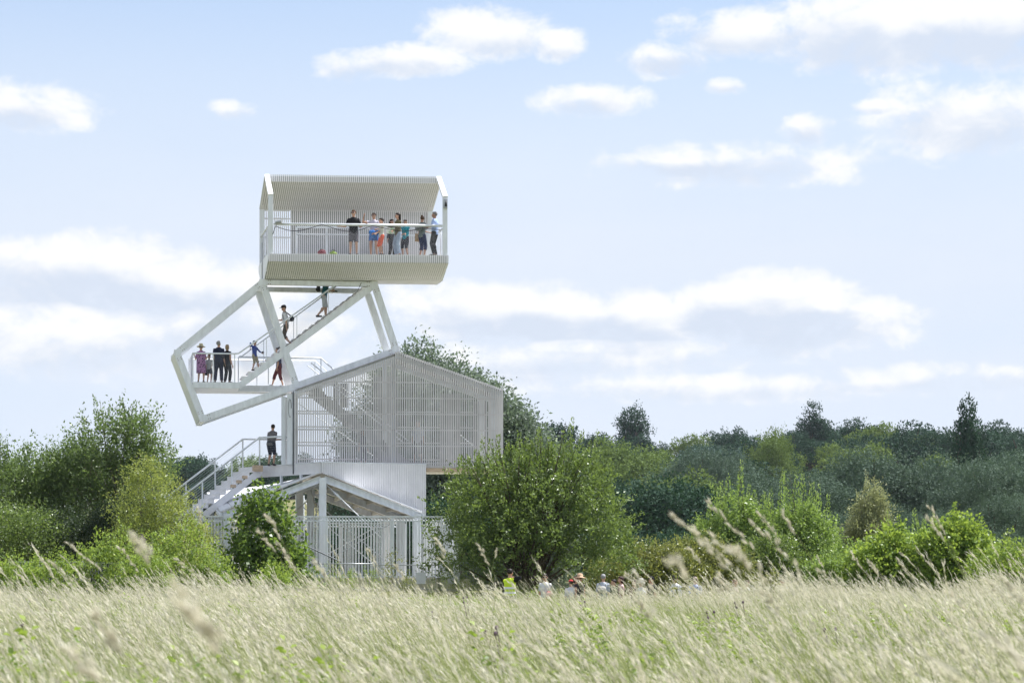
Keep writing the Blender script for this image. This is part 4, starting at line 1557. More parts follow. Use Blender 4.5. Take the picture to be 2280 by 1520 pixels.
LT = proto('light_tree', 'light yellow green tree at the foot of the hill, left one', crown_lobes(rb, 16, 14, 11), 1500, .42, L_HILLY, M['bark'], 211, None, r0=.3, spread=.32)
place(LT, (1432 - 1140) * 400 / 5130, 400, 1.14, 0)
o = copy_tree(LT); place(o, (1510 - 1140) * 330 / 5130, 330, .95, 2, None, 'light green tree right of and below the taller light one')
o = copy_tree(LT); place(o, (1702 - 1140) * 430 / 5130, 430, 1.16, 4, None, 'bright yellow green tree alone in the middle of the hill', .62)
o = copy_tree(LT); place(o, (1655 - 1140) * 285 / 5130, 285, .55, 1, None, 'small light tree left of the bright yellow green one')
o = copy_tree(LT); place(o, (1800 - 1140) * 290 / 5130, 290, .80, 5.3, None, 'light olive tree at the left shoulder of the grey willows')
GT = copy_tree(wp[0]); GT.name = 'grey_tree'; place(GT, (1572 - 1140) * 380 / 5130, 380, 1.30, 1.5, None, 'rounded grey blue tree between the two light trees')
del GT['group']

# skyline trees
rs = np.random.default_rng(7)
sk = proto('skyline_tree', 'lone round crowned tree standing above the ridge', [(0, 0, 13.5, 4.2, 4.2, 3.0), (-2.6, 0, 10.5, 3.0, 3.0, 2.6), (2.6, 0, 10.8, 3.0, 3.0, 2.6), (0, 0, 10, 2.2, 2.2, 3), (-3.6, .5, 7, 2.2, 2.2, 1.6), (3.6, 0, 7, 2.2, 2.2, 1.6)], 560, .55, L_HILL, M['bark'], 220, None, r0=.7, spread=.34)
place(sk, (1410 - 1140) * 590 / 5130, 590, 1.12, .3, 27.8, None, .72)
sk2 = proto('skyline_tree', 'broken topped tree on the ridge right behind the big willow', [(-1, 0, 12, 2.6, 2.6, 2.4), (1.8, 0, 11, 2.2, 2.2, 1.6), (3.6, 0, 12.6, 1.1, 1.1, .9), (0, 0, 8, 3.6, 3.4, 2.6), (-2.5, 0, 6, 3, 3, 2.5)], 480, .55, L_HILL, M['bark'], 221, None, r0=.5, spread=.34)
place(sk2, (1245 - 1140) * 560 / 5130, 560, 1.0, .2, 25.5)
sk3 = proto('skyline_tree', 'tall ragged cedar like tree, highest on the ridge', [(0, 0, 19, 1.6, 1.6, 2.4), (-.8, 0, 15.5, 3.0, 2.8, 2.2), (1.4, 0, 14.5, 3.4, 3, 2.4), (-3.2, 0, 12.5, 3.4, 3, 1.7), (3.6, 0, 11.5, 3.6, 3, 2.4), (0, 0, 9, 5, 4, 3), (-5.2, 0, 9.6, 2.6, 2.4, 1.4), (5.6, 0, 8, 3.4, 3, 2.8), (-4, 0, 6, 4, 3, 2.6)], 1150, .5, L_HILL, M['bark'], 222, None, r0=.6, spread=.32)
place(sk3, (1812 - 1140) * 560 / 5130, 560, .98, 0, 24.5)
sk4 = proto('cypress_tree', 'dark green columnar tree rising above the grey willows', [(0, 0, 7, 2.1, 2.0, 5.4), (-.5, -.3, 11.5, 1.4, 1.3, 2.6), (.5, 0, 10.0, 1.6, 1.5, 2.8), (-.1, 0, 13.9, .9, .9, 1.9), (.6, 0, 6, 1.2, 1.1, 3.6), (-.7, 0, 6, 1.2, 1.1, 3.4)], 900, .30, L_HILL, M['bark'], 223, None, up=1.0, r0=.35, spread=.12, tw=(.4, .9))
place(sk4, (2156 - 1140) * 300 / 5130, 300, 1.50, 0, 2.0, None, .68)
sk5 = copy_tree(sk); place(sk5, (1602 - 1140) * 620 / 5130, 620, .72, 2, 29.0, 'low flat topped tree at the middle of the ridge')
sk6 = copy_tree(sk2); place(sk6, (1320 - 1140) * 600 / 5130, 600, .9, 2.5, 26.5, 'bushy skyline tree left of the lone round crowned tree')

# hillside wood: single trees on the slope, all copies of a few kinds
HG = 'trees of the wooded hillside'
HL = ['dark rounded tree in the wood on the hillside', 'mid green rounded tree in the wood on the hillside', 'grey green tree in the wood on the hillside']
hp = []
for i, (mt, lab, sh) in enumerate(((L_HILL, 0, (13, 12)), (L_HILL, 0, (14, 11)), (L_HILL, 0, (12, 13)), (L_HILLY, 1, (13, 12)), (L_HILLG, 2, (13, 12)), (L_HILL, 0, (15, 12)))):
    hp.append(proto('hillside_tree', HL[lab], crown_lobes(rs, sh[0], sh[1], 10), 900, .48, mt, M['bark'], 230 + i, HG, r0=.35, per=11, spread=.24, tw=(.5, 1.1)))
used = set()
cnt = 0
rows = [(300, 13), (325, 13), (352, 13), (382, 13.5), (412, 14), (444, 14), (478, 14), (512, 14.5), (546, 14.5), (580, 14.5), (612, 15), (640, 15)]
for y, sp in rows:
    for a0, a1 in ((-.30, -.155), (-.153, -.088), (-.08, .010), (.018, .235), (.24, .32)):
        if a0 < 0 and y < 470 or a0 > .23 and y < 380:
            continue
        if a0 in (-.30, -.08, .24) and y not in (478, 546, 612):
            continue
        x = a0 * y + rs.uniform(0, sp)
        while x < a1 * y:
            near_r = x / y
            if not (y < 340 and near_r > .115):
                k = rs.choice(6, p=[.24, .22, .2, .12, .07, .15])
                o = hp[k] if k not in used else copy_tree(hp[k])
                used.add(k)
                yy = y + rs.uniform(-8, 8)
                s = rs.uniform(.78, 1.2)
                if y > 540:
                    s *= .80 if near_r < .12 else .93
                place(o, x, yy, s, rs.uniform(0, 6.28))
                cnt += 1
            x += sp * rs.uniform(.8, 1.25)
for k in range(6):
    if k not in used:
        place(hp[k], 40 + k * 10, 470, 1, 0)
print('hillside trees', cnt)


# ------------------------------------------------------------------ meadow grass
TUFTS = bpy.data.collections.new('meadow_tufts')     # never linked: only instanced by the grass objects


def tri_mesh(name, verts, faces, var, mat):
    me = bpy.data.meshes.new(name)
    me.from_pydata(verts, [], faces)
    at = me.attributes.new('var', 'FLOAT', 'POINT')
    at.data.foreach_set('value', np.clip(np.array(var, np.float32), 0, 1))
    me.materials.append(mat)
    return me


def stem_curve(rng, h, bend, droop, r):
    b = np.array([rng.normal() * r, rng.normal() * r, -.05])
    a = rng.normal() * .35
    dirv = np.array([-math.cos(a), math.sin(a) * .8, 0])

    def C(s):
        s = np.asarray(s, float)[..., None]
        return b + np.array([0, 0, 1.0]) * (h * (s - droop * s ** 4)) + dirv * (bend * (.55 * s + .45 * s ** 2))
    return C


def tuft(seed, n_stem, n_blade, hs, with_head=True, head_L=(.18, .34), r=.12):
    rng = np.random.default_rng(seed)
    v, f, var, mi = [], [], [], []

    def ribbon(C, segs, w0, w1, s0, s1, tint, m):
        ss = np.linspace(s0, s1, segs + 1)
        P = C(ss)
        ang = rng.uniform(0, 3.14)
        sd = np.array([math.cos(ang), math.sin(ang), 0])
        base = len(v)
        for i, p in enumerate(P):
            w = w0 + (w1 - w0) * i / segs
            v.append(tuple(p - sd * w / 2)); v.append(tuple(p + sd * w / 2))
            var.extend((tint, tint))
        for i in range(segs):
            k = base + 2 * i
            f.append((k, k + 1, k + 3, k + 2)); mi.append(m)
    for i in range(n_stem):
        h = rng.uniform(*hs)
        C = stem_curve(rng, h, h * rng.uniform(.28, .68), rng.uniform(.02, .10), r)
        tint = np.clip(rng.normal(.5, .25), 0, 1)
        ribbon(C, 5, .0050, .0028, 0, 1, tint, 0)
        if with_head:
            hl = rng.uniform(*head_L) / h
            kx = rng.integers(11, 16)
            s = 1 - hl * rng.random(kx)
            P = C(s)
            D = C(np.minimum(s + .03, 1.02)) - C(s - .03)
            D = unit(D) + rng.normal(size=(kx, 3)) * .13
            q = leaf_quads(P, D, rng.uniform(.045, .08, kx), rng.uniform(.0045, .0085, kx), rng)
            for j in range(kx):
                b0 = len(v)
                v.extend(map(tuple, q[j]))
                t2 = float(np.clip(tint + rng.normal() * .2, 0, 1))
                var.extend([t2] * 4)
                f.append((b0, b0 + 1, b0 + 2, b0 + 3)); mi.append(1)
    for i in range(n_blade):
        h = rng.uniform(hs[0] * .6, hs[0] * 1.25)
        C = stem_curve(rng, h, h * rng.uniform(.2, .65), rng.uniform(.03, .2), r)
        ribbon(C, 4, .010, .002, 0, 1, np.clip(rng.normal(.5, .28), 0, 1), 2)
    me = tri_mesh('grass_tuft', v, f, var, G_DRY)
    me.materials.append(G_HEAD)
    me.materials.append(G_GREEN)
    me.polygons.foreach_set('material_index', np.array(mi, np.int32))
    me.update()
    return me


def weed(seed, h, n, L):
    rng = np.random.default_rng(seed)
    P, T = [], []
    for st in range(3):
        bx, by = rng.normal(size=2) * .12
        hh = h * rng.uniform(.7, 1.1)
        for i in range(n):
            s = rng.uniform(.15, 1)
            a = rng.uniform(0, 6.28)
            rr = .02 + .10 * (1 - s * .6)
            P.append((bx - .15 * s * hh + math.cos(a) * rr * .3, by + math.sin(a) * rr * .3, s * hh))
            T.append((math.cos(a), math.sin(a), .35 + rng.normal() * .3))
    P, T = np.array(P), np.array(T)
    sz = rng.uniform(.6, 1.2, len(P))
    V = leaf_quads(P, T, L * sz, L * .5 * sz, rng, flat=.4)
    return quads_mesh('weed_tuft', V, np.clip(rng.normal(.5, .28, len(P)), 0, 1), G_WEED)


def thistle(seed):
    rng = np.random.default_rng(seed)
    mb = MB()
    for i in range(3):
        x, y, h = rng.normal() * .08, rng.normal() * .08, rng.uniform(.8, 1.15)
        top = Vector((x - .12, y, h))
        mb.tube([(x * .3, y * .3, 0), (x * .6 - .03, y, h * .55), tuple(top)], .004, 4, False)
        mb.ell(top + Vector((0, 0, .012)), (.016, .016, .02), 7, 5)
    me = mb.mesh('thistle_tuft', G_THIS)
    at = me.attributes.new('var', 'FLOAT', 'POINT')
    at.data.foreach_set('value', np.full(len(me.vertices), .5, np.float32))
    return me


def scatter(name, label, meshes, pts, rot, scl, idx):
    """One stuff object: tufts instanced on points by geometry nodes."""
    n = len(pts)
    me = bpy.data.meshes.new(name)
    me.vertices.add(n)
    me.vertices.foreach_set('co', pts.reshape(-1).astype(np.float32))
    a = me.attributes.new('rot', 'FLOAT_VECTOR', 'POINT')
    a.data.foreach_set('vector', rot.reshape(-1).astype(np.float32))
    a = me.attributes.new('scl', 'FLOAT', 'POINT')
    a.data.foreach_set('value', scl.astype(np.float32))
    a = me.attributes.new('idx', 'INT', 'POINT')
    a.data.foreach_set('value', idx.astype(np.int32))
    me.update()
    o = tag(link(name, me), label, None, None, 'stuff')
    cl = bpy.data.collections.new(name + '_kinds')
    for i, m_ in enumerate(meshes):
        t = bpy.data.objects.new('%s_kind_%02d' % (name, i), m_)
        cl.objects.link(t)
    ng = bpy.data.node_groups.new(name + '_nodes', 'GeometryNodeTree')
    ng.interface.new_socket('Geometry', in_out='INPUT', socket_type='NodeSocketGeometry')
    ng.interface.new_socket('Geometry', in_out='OUTPUT', socket_type='NodeSocketGeometry')
    gi, go = ng.nodes.new('NodeGroupInput'), ng.nodes.new('NodeGroupOutput')
    ci = ng.nodes.new('GeometryNodeCollectionInfo')
    ci.inputs['Collection'].default_value = cl
    ci.inputs['Separate Children'].default_value = True
    ci.inputs['Reset Children'].default_value = True
    ip = ng.nodes.new('GeometryNodeInstanceOnPoints')
    ip.inputs['Pick Instance'].default_value = True

    def attr(nm, tp):
        q = ng.nodes.new('GeometryNodeInputNamedAttribute')
        q.data_type = tp
        q.inputs['Name'].default_value = nm
        return q.outputs['Attribute']
    lk = ng.links.new
    lk(gi.outputs[0], ip.inputs['Points'])
    lk(ci.outputs[0], ip.inputs['Instance'])
    lk(attr('idx', 'INT'), ip.inputs['Instance Index'])
    lk(attr('rot', 'FLOAT_VECTOR'), ip.inputs['Rotation'])
    lk(attr('scl', 'FLOAT'), ip.inputs['Scale'])
    lk(ip.outputs[0], go.inputs[0])
    md = o.modifiers.new('scatter', 'NODES')
    md.node_group = ng
    return o


def band_points(rng, dens, x_pad=6.0):
    """Random ground points over the meadow; dens: list of (y0, y1, tufts per square metre)."""
    out = []
    for y0, y1, q in dens:
        area = (y1 - y0) * 2 * (.235 * (y0 + y1) / 2 + x_pad)
        n = int(area * q)
        y = np.sqrt(rng.random(n) * (y1 ** 2 - y0 ** 2) + y0 ** 2)
        x = rng.uniform(-1, 1, n) * (.235 * y + x_pad)
        out.append(np.stack([x, y], -1))
    p = np.concatenate(out)
    # keep off the terrace, the willow bush stems and the walkers' path
    ter = (p[:, 1] > 81.5) & (rng.random(len(p)) < .4) & (p[:, 0] < 0) | (p[:, 1] > 85.6) & (p[:, 0] < .5) | (p[:, 1] > 87) & (p[:, 0] > -15) & (p[:, 0] < -1)
    path = (np.abs(p[:, 1] - 78) < .8) & (p[:, 0] > -1.2)
    return p[~(ter | path)]


rg = np.random.default_rng(3)
dry = [tuft(300 + i, 17, 7, (.72, 1.30)) for i in range(5)] + [tuft(310 + i, 6, 20, (.66, 1.18)) for i in range(3)]
p = band_points(rg, [(3.4, 12, 6.5), (12, 35, 4.8), (35, 60, 4.2), (60, 84, 4.4)])
nz = np.sin(p[:, 0] * .23 + 1.3) * np.cos(p[:, 1] * .17) + .6 * np.sin(p[:, 0] * .61 + p[:, 1] * .43)
green = nz > .35
keep = ~((nz > .75) & (rg.random(len(p)) < .6))
p, nz, green = p[keep], nz[keep], green[keep]
idx = np.where(green & (rg.random(len(p)) < .75), rg.integers(5, 8, len(p)), rg.integers(0, 5, len(p)))
scl = rg.uniform(.74, 1.12, len(p)) * np.where((rg.random(len(p)) < .08) & (p[:, 1] > 14), 1.28, 1.0) * np.where(green, .92, 1.0)
# the grass stands a little lower before the walkers and the tower foot
scl *= 1 - .06 * sstep(p[:, 1], 52, 66) + .10 * (1 - sstep(p[:, 1], 8, 12))
pa = p[:, 0] / p[:, 1]
scl *= 1 - .10 * sstep(p[:, 1], 48, 60) * sstep(pa, -.02, .0) * (1 - sstep(pa, .085, .105))
scl *= 1 - .40 * sstep(p[:, 1], 72, 78) * sstep(pa, -.085, -.07) * (1 - sstep(pa, -.012, .0))
scl *= 1 + .17 * np.sin(p[:, 0] * .7 + 2.0 * np.sin(p[:, 1] * .3)) * np.cos(p[:, 1] * .45)
scl *= np.where((rg.random(len(p)) < .10) & (p[:, 1] > 45), 1.28, 1.0)
scl *= 1 + sstep(p[:, 1], 40, 60) * (.22 * sstep(pa, .105, .125) + .10 * (1 - sstep(pa, -.10, -.05)))
rot = np.stack([rg.normal(size=len(p)) * .08, rg.normal(size=len(p)) * .10 - .12, rg.normal(size=len(p)) * .35], -1)
scatter('meadow_grass', 'tall dry meadow grass bending to the left in the wind', dry, np.column_stack([p, ground_z(p[:, 0], p[:, 1])]), rot, scl, idx)

gr = [tuft(330 + i, 0, 34, (.92, 1.0), False, r=.16) for i in range(3)]
p = band_points(rg, [(3.4, 12, 9), (12, 35, 7), (35, 84, 5)])
rot = np.stack([rg.normal(size=len(p)) * .1, rg.normal(size=len(p)) * .1 - .1, rg.normal(size=len(p)) * .6], -1)
scatter('green_grass', 'green grass blades growing among the dry meadow grass', gr, np.column_stack([p, ground_z(p[:, 0], p[:, 1])]), rot, rg.uniform(.85, 1.25, len(p)), rg.integers(0, 3, len(p)))

wd_ = [weed(340 + i, .98, 70, .052) for i in range(3)]
p = band_points(rg, [(4.5, 14, 3.2), (14, 40, 2.4), (40, 84, 2.2)])
nz = np.sin(p[:, 0] * .35 + .4) * np.cos(p[:, 1] * .21 + 1.0) + .5 * np.sin(p[:, 0] * .9 - p[:, 1] * .3) + .5 * (np.exp(-((p[:, 0] + .5) / 4) ** 2) * (p[:, 1] > 45))
p = p[nz > .30]
near = band_points(rg, [(5.5, 14, 1.5)], 1.5)
near = near[np.sin(near[:, 0] * 1.9 + 1) * np.cos(near[:, 1] * .9) > .1]
foot = np.stack([rg.uniform(-9.5, -.8, 60), rg.uniform(84.0, 87.6, 60)], -1)
p = np.concatenate([p, near, foot])
rot = np.stack([np.zeros(len(p)), np.zeros(len(p)), rg.uniform(-.8, .8, len(p))], -1)
scatter('meadow_weeds', 'leafy yellow green weeds and brambles among the grass', wd_, np.column_stack([p, ground_z(p[:, 0], p[:, 1])]), rot, rg.uniform(.75, 1.15, len(p)), rg.integers(0, 3, len(p)))

th = [thistle(350 + i) for i in range(2)]
p = band_points(rg, [(18, 35, .05), (35, 80, .06)])
rot = np.stack([np.zeros(len(p)), np.zeros(len(p)), rg.uniform(-.5, .5, len(p))], -1)
scatter('thistle_flowers', 'faded purple thistle heads scattered in the meadow', th, np.column_stack([p, ground_z(p[:, 0], p[:, 1])]), rot, rg.uniform(.85, 1.1, len(p)), rg.integers(0, 2, len(p)))


# tall single stalks close to the photographer, out of focus
def tall_stalks():
    rng = np.random.default_rng(21)
    v, f, var, mi = [], [], [], []
    # tip x, y, z (metres), head length, head width, lean
    specs = []
    for (px, py, Y, hl, hw, reach) in (
            (1502, 1152, 7.0, .46, .032, .50), (1575, 1125, 10, .55, .028, .55), (1590, 1195, 7.5, .46, .032, .55), (1545, 1180, 9, .5, .028, .5), (1510, 1250, 5.2, .16, .035, .2), (1675, 1170, 9, .55, .030, .5), (1690, 1145, 13, .36, .022, .40),
            (2070, 1130, 13, .45, .024, .30), (2065, 1150, 12, .40, .024, .34), (970, 1200, 13, .34, .024, .25), (1065, 1215, 15, .40, .022, .28), (595, 1150, 12, .36, .026, .3), (575, 1183, 13, .36, .024, .4),
            (300, 1200, 5.5, .22, .035, .22), (150, 1210, 14, .5, .022, .6), (90, 1245, 16, .4, .02, .35), (265, 1220, 15, .45, .022, .4), (395, 1245, 14, .4, .022, .5), (440, 1130, 17, .36, .022, .12), (115, 1250, 12, .4, .024, .4),
            (1415, 1275, 10, .28, .024, .35), (1395, 1280, 14, .3, .02, .3), (1825, 1270, 14, .3, .02, .4), (1895, 1230, 17, .4, .02, .3), (1935, 1250, 15, .3, .02, .3), (2110, 1320, 9, .4, .026, .4), (2195, 1290, 13, .4, .022, .4),
            (400, 1325, 3.3, .24, .036, .26), (425, 1365, 3.3, .22, .036, .26), (215, 1375, 4.2, .22, .030, .28), (165, 1450, 4.0, .22, .03, .3), (1420, 1340, 8, .25, .03, .3), (1700, 1320, 8, .25, .03, .3), (2230, 1290, 8, .3, .03, .3), (1740, 1145, 11, .3, .024, .35), (1640, 1230, 6.5, .2, .03, .25), 
            (820, 1225, 16, .34, .02, .24), (700, 1250, 12, .3, .024, .3), (880, 1260, 14, .3, .022, .3), (620, 1210, 13, .3, .02, .3), (640, 1245, 16, .3, .02, .25), (1820, 1240, 20, .3, .018, .25),
            (1105, 1225, 19, .22, .018, -.12), (1535, 1222, 14, .3, .02, .3), (1600, 1285, 9, .2, .022, .3), (2000, 1245, 18, .3, .02, .3)):
        specs.append(((px - 1140) * Y / 5130, Y, CAM_Z + (1300 - py) * Y / 5130, hl, hw, reach))
    for (x, y, z, hl, hw, reach) in specs:
        hl, hw = hl * 1.1, hw * .62
        tip = np.array([x, y, z])
        base = np.array([x + reach * 1.9 + .1, y + rng.normal() * .1, gz(x, y) - .05])
        ctrl = np.array([x + reach * .85, y, z * .80])

        def C(s):
            s = np.asarray(s, float)[..., None]
            return base * (1 - s) ** 2 + ctrl * 2 * s * (1 - s) + tip * s * s
        ss = np.linspace(0, 1, 14)
        P = C(ss)
        for sd in (np.array([1.0, 0, 0]), np.array([0, 1.0, 0])):
            b0 = len(v)
            for i, p_ in enumerate(P):
                w = .0034 - .0016 * i / 13
                v.append(tuple(p_ - sd * w / 2)); v.append(tuple(p_ + sd * w / 2)); var.extend((.5, .5))
            for i in range(13):
                k = b0 + 2 * i
                f.append((k, k + 1, k + 3, k + 2)); mi.append(0)
        n = int((34 + hl * 110) * (2.2 if y < 3.2 else 1.2))
        total = 1.0 + z
        nod = rng.integers(9, 14)
        k_ = rng.integers(0, nod, n)
        fr = (k_ + rng.random(n) * .45) / nod
        s = 1 - (hl / total) * fr
        env = .35 + 1.1 * np.sin(np.pi * np.clip(fr * .8 + .12, 0, 1)) * rng.uniform(.5, 1.0, nod)[k_]
        sdn = rng.normal(size=(nod, 3))[k_] * (hw * .42 * env)[:, None]
        Q = C(s) + sdn * rng.uniform(.2, 1.0, (n, 1)) + rng.normal(size=(n, 3)) * hw * .06
        D = unit(C(np.minimum(s + .02, 1.01)) - C(s - .02)) + sdn / hw * .5 + rng.normal(size=(n, 3)) * .12
        q = leaf_quads(Q, D, rng.uniform(.020, .036, n), rng.uniform(.003, .0065, n), rng)
        for j in range(n):
            b0 = len(v)
            v.extend(map(tuple, q[j])); var.extend([float(rng.random())] * 4)
            f.append((b0, b0 + 1, b0 + 2, b0 + 3)); mi.append(1)
    me = tri_mesh('tall_grass_stalks', v, f, var, G_DRY)
    me.materials.append(G_HEAD)
    me.polygons.foreach_set('material_index', np.array(mi, np.int32))
    tag(link('tall_grass_stalks', me), 'tall seeding grass stalks rising above the meadow close by', None, None, 'stuff')


tall_stalks()


# ------------------------------------------------------------------ people
def cone(mb, p0, r0, p1, r1, n=10, round_=True):
    """Tapered limb with rounded ends."""
    p0, p1 = Vector(p0), Vector(p1)
    d = (p1 - p0).normalized()
    pts, rs = [], []
    if round_:
        for t in (-.98, -.7, -.35):
            pts.append(p0 + d * r0 * t); rs.append(r0 * math.sqrt(max(.02, 1 - t * t)))
    pts.append(p0); rs.append(r0)
    pts.append(p0.lerp(p1, .5)); rs.append((r0 + r1) / 2 * 1.02)
    pts.append(p1); rs.append(r1)
    if round_:
        for t in (.35, .7, .98):
            pts.append(p1 + d * r1 * t); rs.append(r1 * math.sqrt(max(.02, 1 - t * t)))
    mb.tube(pts, rs, n)


def loft(mb, rings, n=14):
    """rings: (center, rx, ry, forward tilt) stacked ellipses with x / y axes."""
    base = len(mb.v)
    for c, rx, ry in rings:
        for j in range(n):
            t = 2 * math.pi * j / n
            mb.v.append((c[0] + rx * math.cos(t), c[1] + ry * math.sin(t), c[2]))
    k = len(rings)
    for i in range(k - 1):
        for j in range(n):
            a, b = base + i * n + j, base + i * n + (j + 1) % n
            mb.f.append((a, b, b + n, a + n))
    mb.f.append(tuple(base + j for j in reversed(range(n))))
    mb.f.append(tuple(base + (k - 1) * n + j for j in range(n)))


def ik(a, t, l1, l2, pole):
    a, t, pole = Vector(a), Vector(t), Vector(pole)
    d = t - a
    L = min(d.length, (l1 + l2) * .995)
    dn = d.normalized()
    x = (l1 * l1 - l2 * l2 + L * L) / (2 * L)
    h = math.sqrt(max(0, l1 * l1 - x * x))
    pn = (pole - dn * pole.dot(dn))
    pn = pn.normalized() if pn.length > 1e-5 else Vector((0, -1, 0))
    return a + dn * x + pn * h, a + dn * L


def fuse(mb, name, mat, voxel, smooth=3):
    """One continuous skin from overlapping solids."""
    me = bpy.data.meshes.new(name + '_raw')
    me.from_pydata(mb.v, [], mb.f)
    o = bpy.data.objects.new(name + '_raw', me)
    COL.objects.link(o)
    md = o.modifiers.new('r', 'REMESH')
    md.mode = 'VOXEL'
    md.voxel_size = voxel
    sm = o.modifiers.new('s', 'SMOOTH')
    sm.factor = .5
    sm.iterations = smooth
    dg = bpy.context.evaluated_depsgraph_get()
    res = bpy.data.meshes.new_from_object(o.evaluated_get(dg))
    res.name = name
    bpy.data.objects.remove(o)
    bpy.data.meshes.remove(me)
    res.materials.clear()
    res.materials.append(mat)
    res.polygons.foreach_set('use_smooth', [True] * len(res.polygons))
    return res


SHOE = {}


def person(label, loc, face, H=1.74, sex='m', top=(.2, .2, .2), sleeve=.45, low=(.1, .1, .12), low_len=1.85, skirt=False, hair=(.05, .035, .025), hair_style='short',
           hands=None, feet=None, lean=(0, 0), head=(0, 0), hat=None, hat_col=(.7, .6, .4), glasses=False, skin='skin', shoe=(.06, .05, .05), top_mat=None, low_mat=None,
           group='people', vest=False, poles=((1, 1, -.3), (-1, 1, -.3)), knees=(0, -1, 0), open_top=False, fat=1.0):
    """face: heading in radians; 0 looks at the photographer. Local x < 0 is picture left when face = 0.
    hands / feet: local targets in metres for the x<0 and the x>0 side (None = relaxed)."""
    root = thing('person', label, 'person', loc, face, group)
    k = H
    woman = sex == 'f'
    child = H < 1.5
    sk = M[skin]
    lx, ly = lean
    hipz = .53 * k
    hip = Vector((0, 0, hipz))
    sh_w = (.086 if woman else .100) * k * (.95 if child else 1)
    chest = Vector((lx, ly, .80 * k))
    neck = Vector((lx * 1.08, ly * 1.08, .845 * k))
    hs_ = 1.12 if child else 1.0
    hd = Vector((lx * 1.15, ly * 1.15 - .012 * k, .925 * k))
    yaw, pitch = head
    HR = Matrix.Rotation(yaw, 3, 'Z') @ Matrix.Rotation(pitch, 3, 'X')

    def hp(x, y, z):
        return hd + HR @ (Vector((x, y, z)) * k * hs_)
    feet = list(feet or (None, None))
    hands = list(hands or (None, None))
    legs, arms = [], []
    for i, s in enumerate((-1, 1)):
        hj = hip + Vector((s * .052 * k, 0, -.01 * k))
        f = feet[i] if feet[i] is not None else (s * .07 * k, .0, .045 * k)
        kn, an = ik(hj, f, .245 * k, .245 * k, knees)
        legs.append((hj, kn, an))
        sj = chest + Vector((s * sh_w, 0, -.014 * k))
        h = hands[i] if hands[i] is not None else (s * (sh_w + .045 * k) + lx * .7, ly * .7 - .03 * k, .47 * k)
        el, wr = ik(sj, h, .172 * k, .150 * k, Vector(poles[i]))
        arms.append((sj, el, wr))

    def mid(t):
        return hip.lerp(chest, t)

    def torso(mb, g, z0=-.04, top_=True):
        q = k * fat
        W = [(.088, .060), (.092, .062), (.076, .052), (.082, .056), (.086, .056), (.078, .048), (.052, .040), (.034, .034)] if woman else \
            [(.082, .060), (.086, .062), (.080, .058), (.088, .062), (.098, .064), (.090, .054), (.060, .044), (.036, .036)]
        Zs = [z0, .0, .28, .55, .80, .95, 1.06, 1.15]
        rings = []
        for (rx, ry), t in zip(W, Zs):
            c = mid(t) if t >= 0 else hip + Vector((0, 0, t * k))
            rings.append((c, rx * q + g, ry * q + g))
        loft(mb, rings)
    vox = .0115 * k
    b = MB()
    torso(b, 0, -.05)
    cone(b, mid(1.02), .034 * k, hp(0, .008, -.03), .030 * k)
    # head: skull, jaw, nose, ears, brow
    b.ell(hp(0, .006, .012), (.045 * k * hs_, .056 * k * hs_, .056 * k * hs_), 14, 10, HR)
    b.ell(hp(0, -.014, -.026), (.034 * k * hs_, .040 * k * hs_, .040 * k * hs_), 12, 8, HR)
    cone(b, hp(0, -.048, .006), .006 * k, hp(0, -.062, -.014), .0095 * k, 8)
    for s in (-1, 1):
        b.ell(hp(s * .046, .006, -.004), (.009 * k, .014 * k, .019 * k), 8, 6, HR)
    hands_f = []
    for i, s in enumerate((-1, 1)):
        hj, kn, an = legs[i]
        cone(b, hj, .050 * k, kn, .034 * k)
        cone(b, kn, .034 * k, an, .021 * k)
        calf = kn.lerp(an, .3) + Vector((0, .012 * k, 0))
        b.ell(calf, (.030 * k, .033 * k, .055 * k), 10, 7)
        dirf = Vector((s * .25, -1, 0)).normalized()
        cone(b, an + Vector((0, .012 * k, -.022 * k)), .020 * k, an + dirf * .085 * k + Vector((0, 0, -.030 * k)), .015 * k)
        sj, el, wr = arms[i]
        b.ell(sj, (.030 * k, .030 * k, .032 * k), 10, 7)
        cone(b, sj, .029 * k, el, .022 * k)
        cone(b, el, .023 * k, wr, .0145 * k)
        hdv = (wr - el).normalized()
        palm = wr + hdv * .030 * k
        side = hdv.cross(Vector((s, .3, .1))).normalized()
        thk = hdv.cross(side).normalized()
        Rm = Matrix((side, thk, hdv)).transposed()
        b.ell(palm, (.021 * k, .0115 * k, .030 * k), 10, 7, Rm)
        hands_f.append((palm, hdv, side, thk, s))
    body = fuse(b, 'person_body', sk, vox)
    fm = MB()
    for palm, hdv, side, thk, s in hands_f:
        curl = thk * (-.3 * s)
        for j, (off, ln) in enumerate(((-.015, .036), (-.005, .042), (.005, .040), (.014, .032))):
            p0 = palm + side * off * k + hdv * .016 * k
            p1 = p0 + (hdv + curl * .35).normalized() * ln * .55 * k
            p2 = p1 + (hdv * .7 + curl * 1.2).normalized() * ln * .5 * k
            fm.tube([p0, p1, p2], [.0058 * k, .0052 * k, .004 * k], 6)
        t0 = palm - side * .014 * k - hdv * .012 * k
        t1 = t0 + (-side * .8 + hdv * .6).normalized() * .022 * k
        fm.tube([t0, t1, t1 + (hdv - side * .1 + curl * .4).normalized() * .018 * k], [.0068 * k, .006 * k, .0045 * k], 6)
    bm = bmesh.new()
    bm.from_mesh(body)
    tm = bpy.data.meshes.new('t')
    tm.from_pydata(fm.v, [], fm.f)
    bm.from_mesh(tm)
    for f_ in bm.faces:
        f_.smooth = True
    bm.to_mesh(body)
    bm.free()
    bpy.data.meshes.remove(tm)
    link('body', body, root)

    # shirt
    g = .009 * k
    c = MB()
    torso(c, g, -.055 if not skirt else -.02)
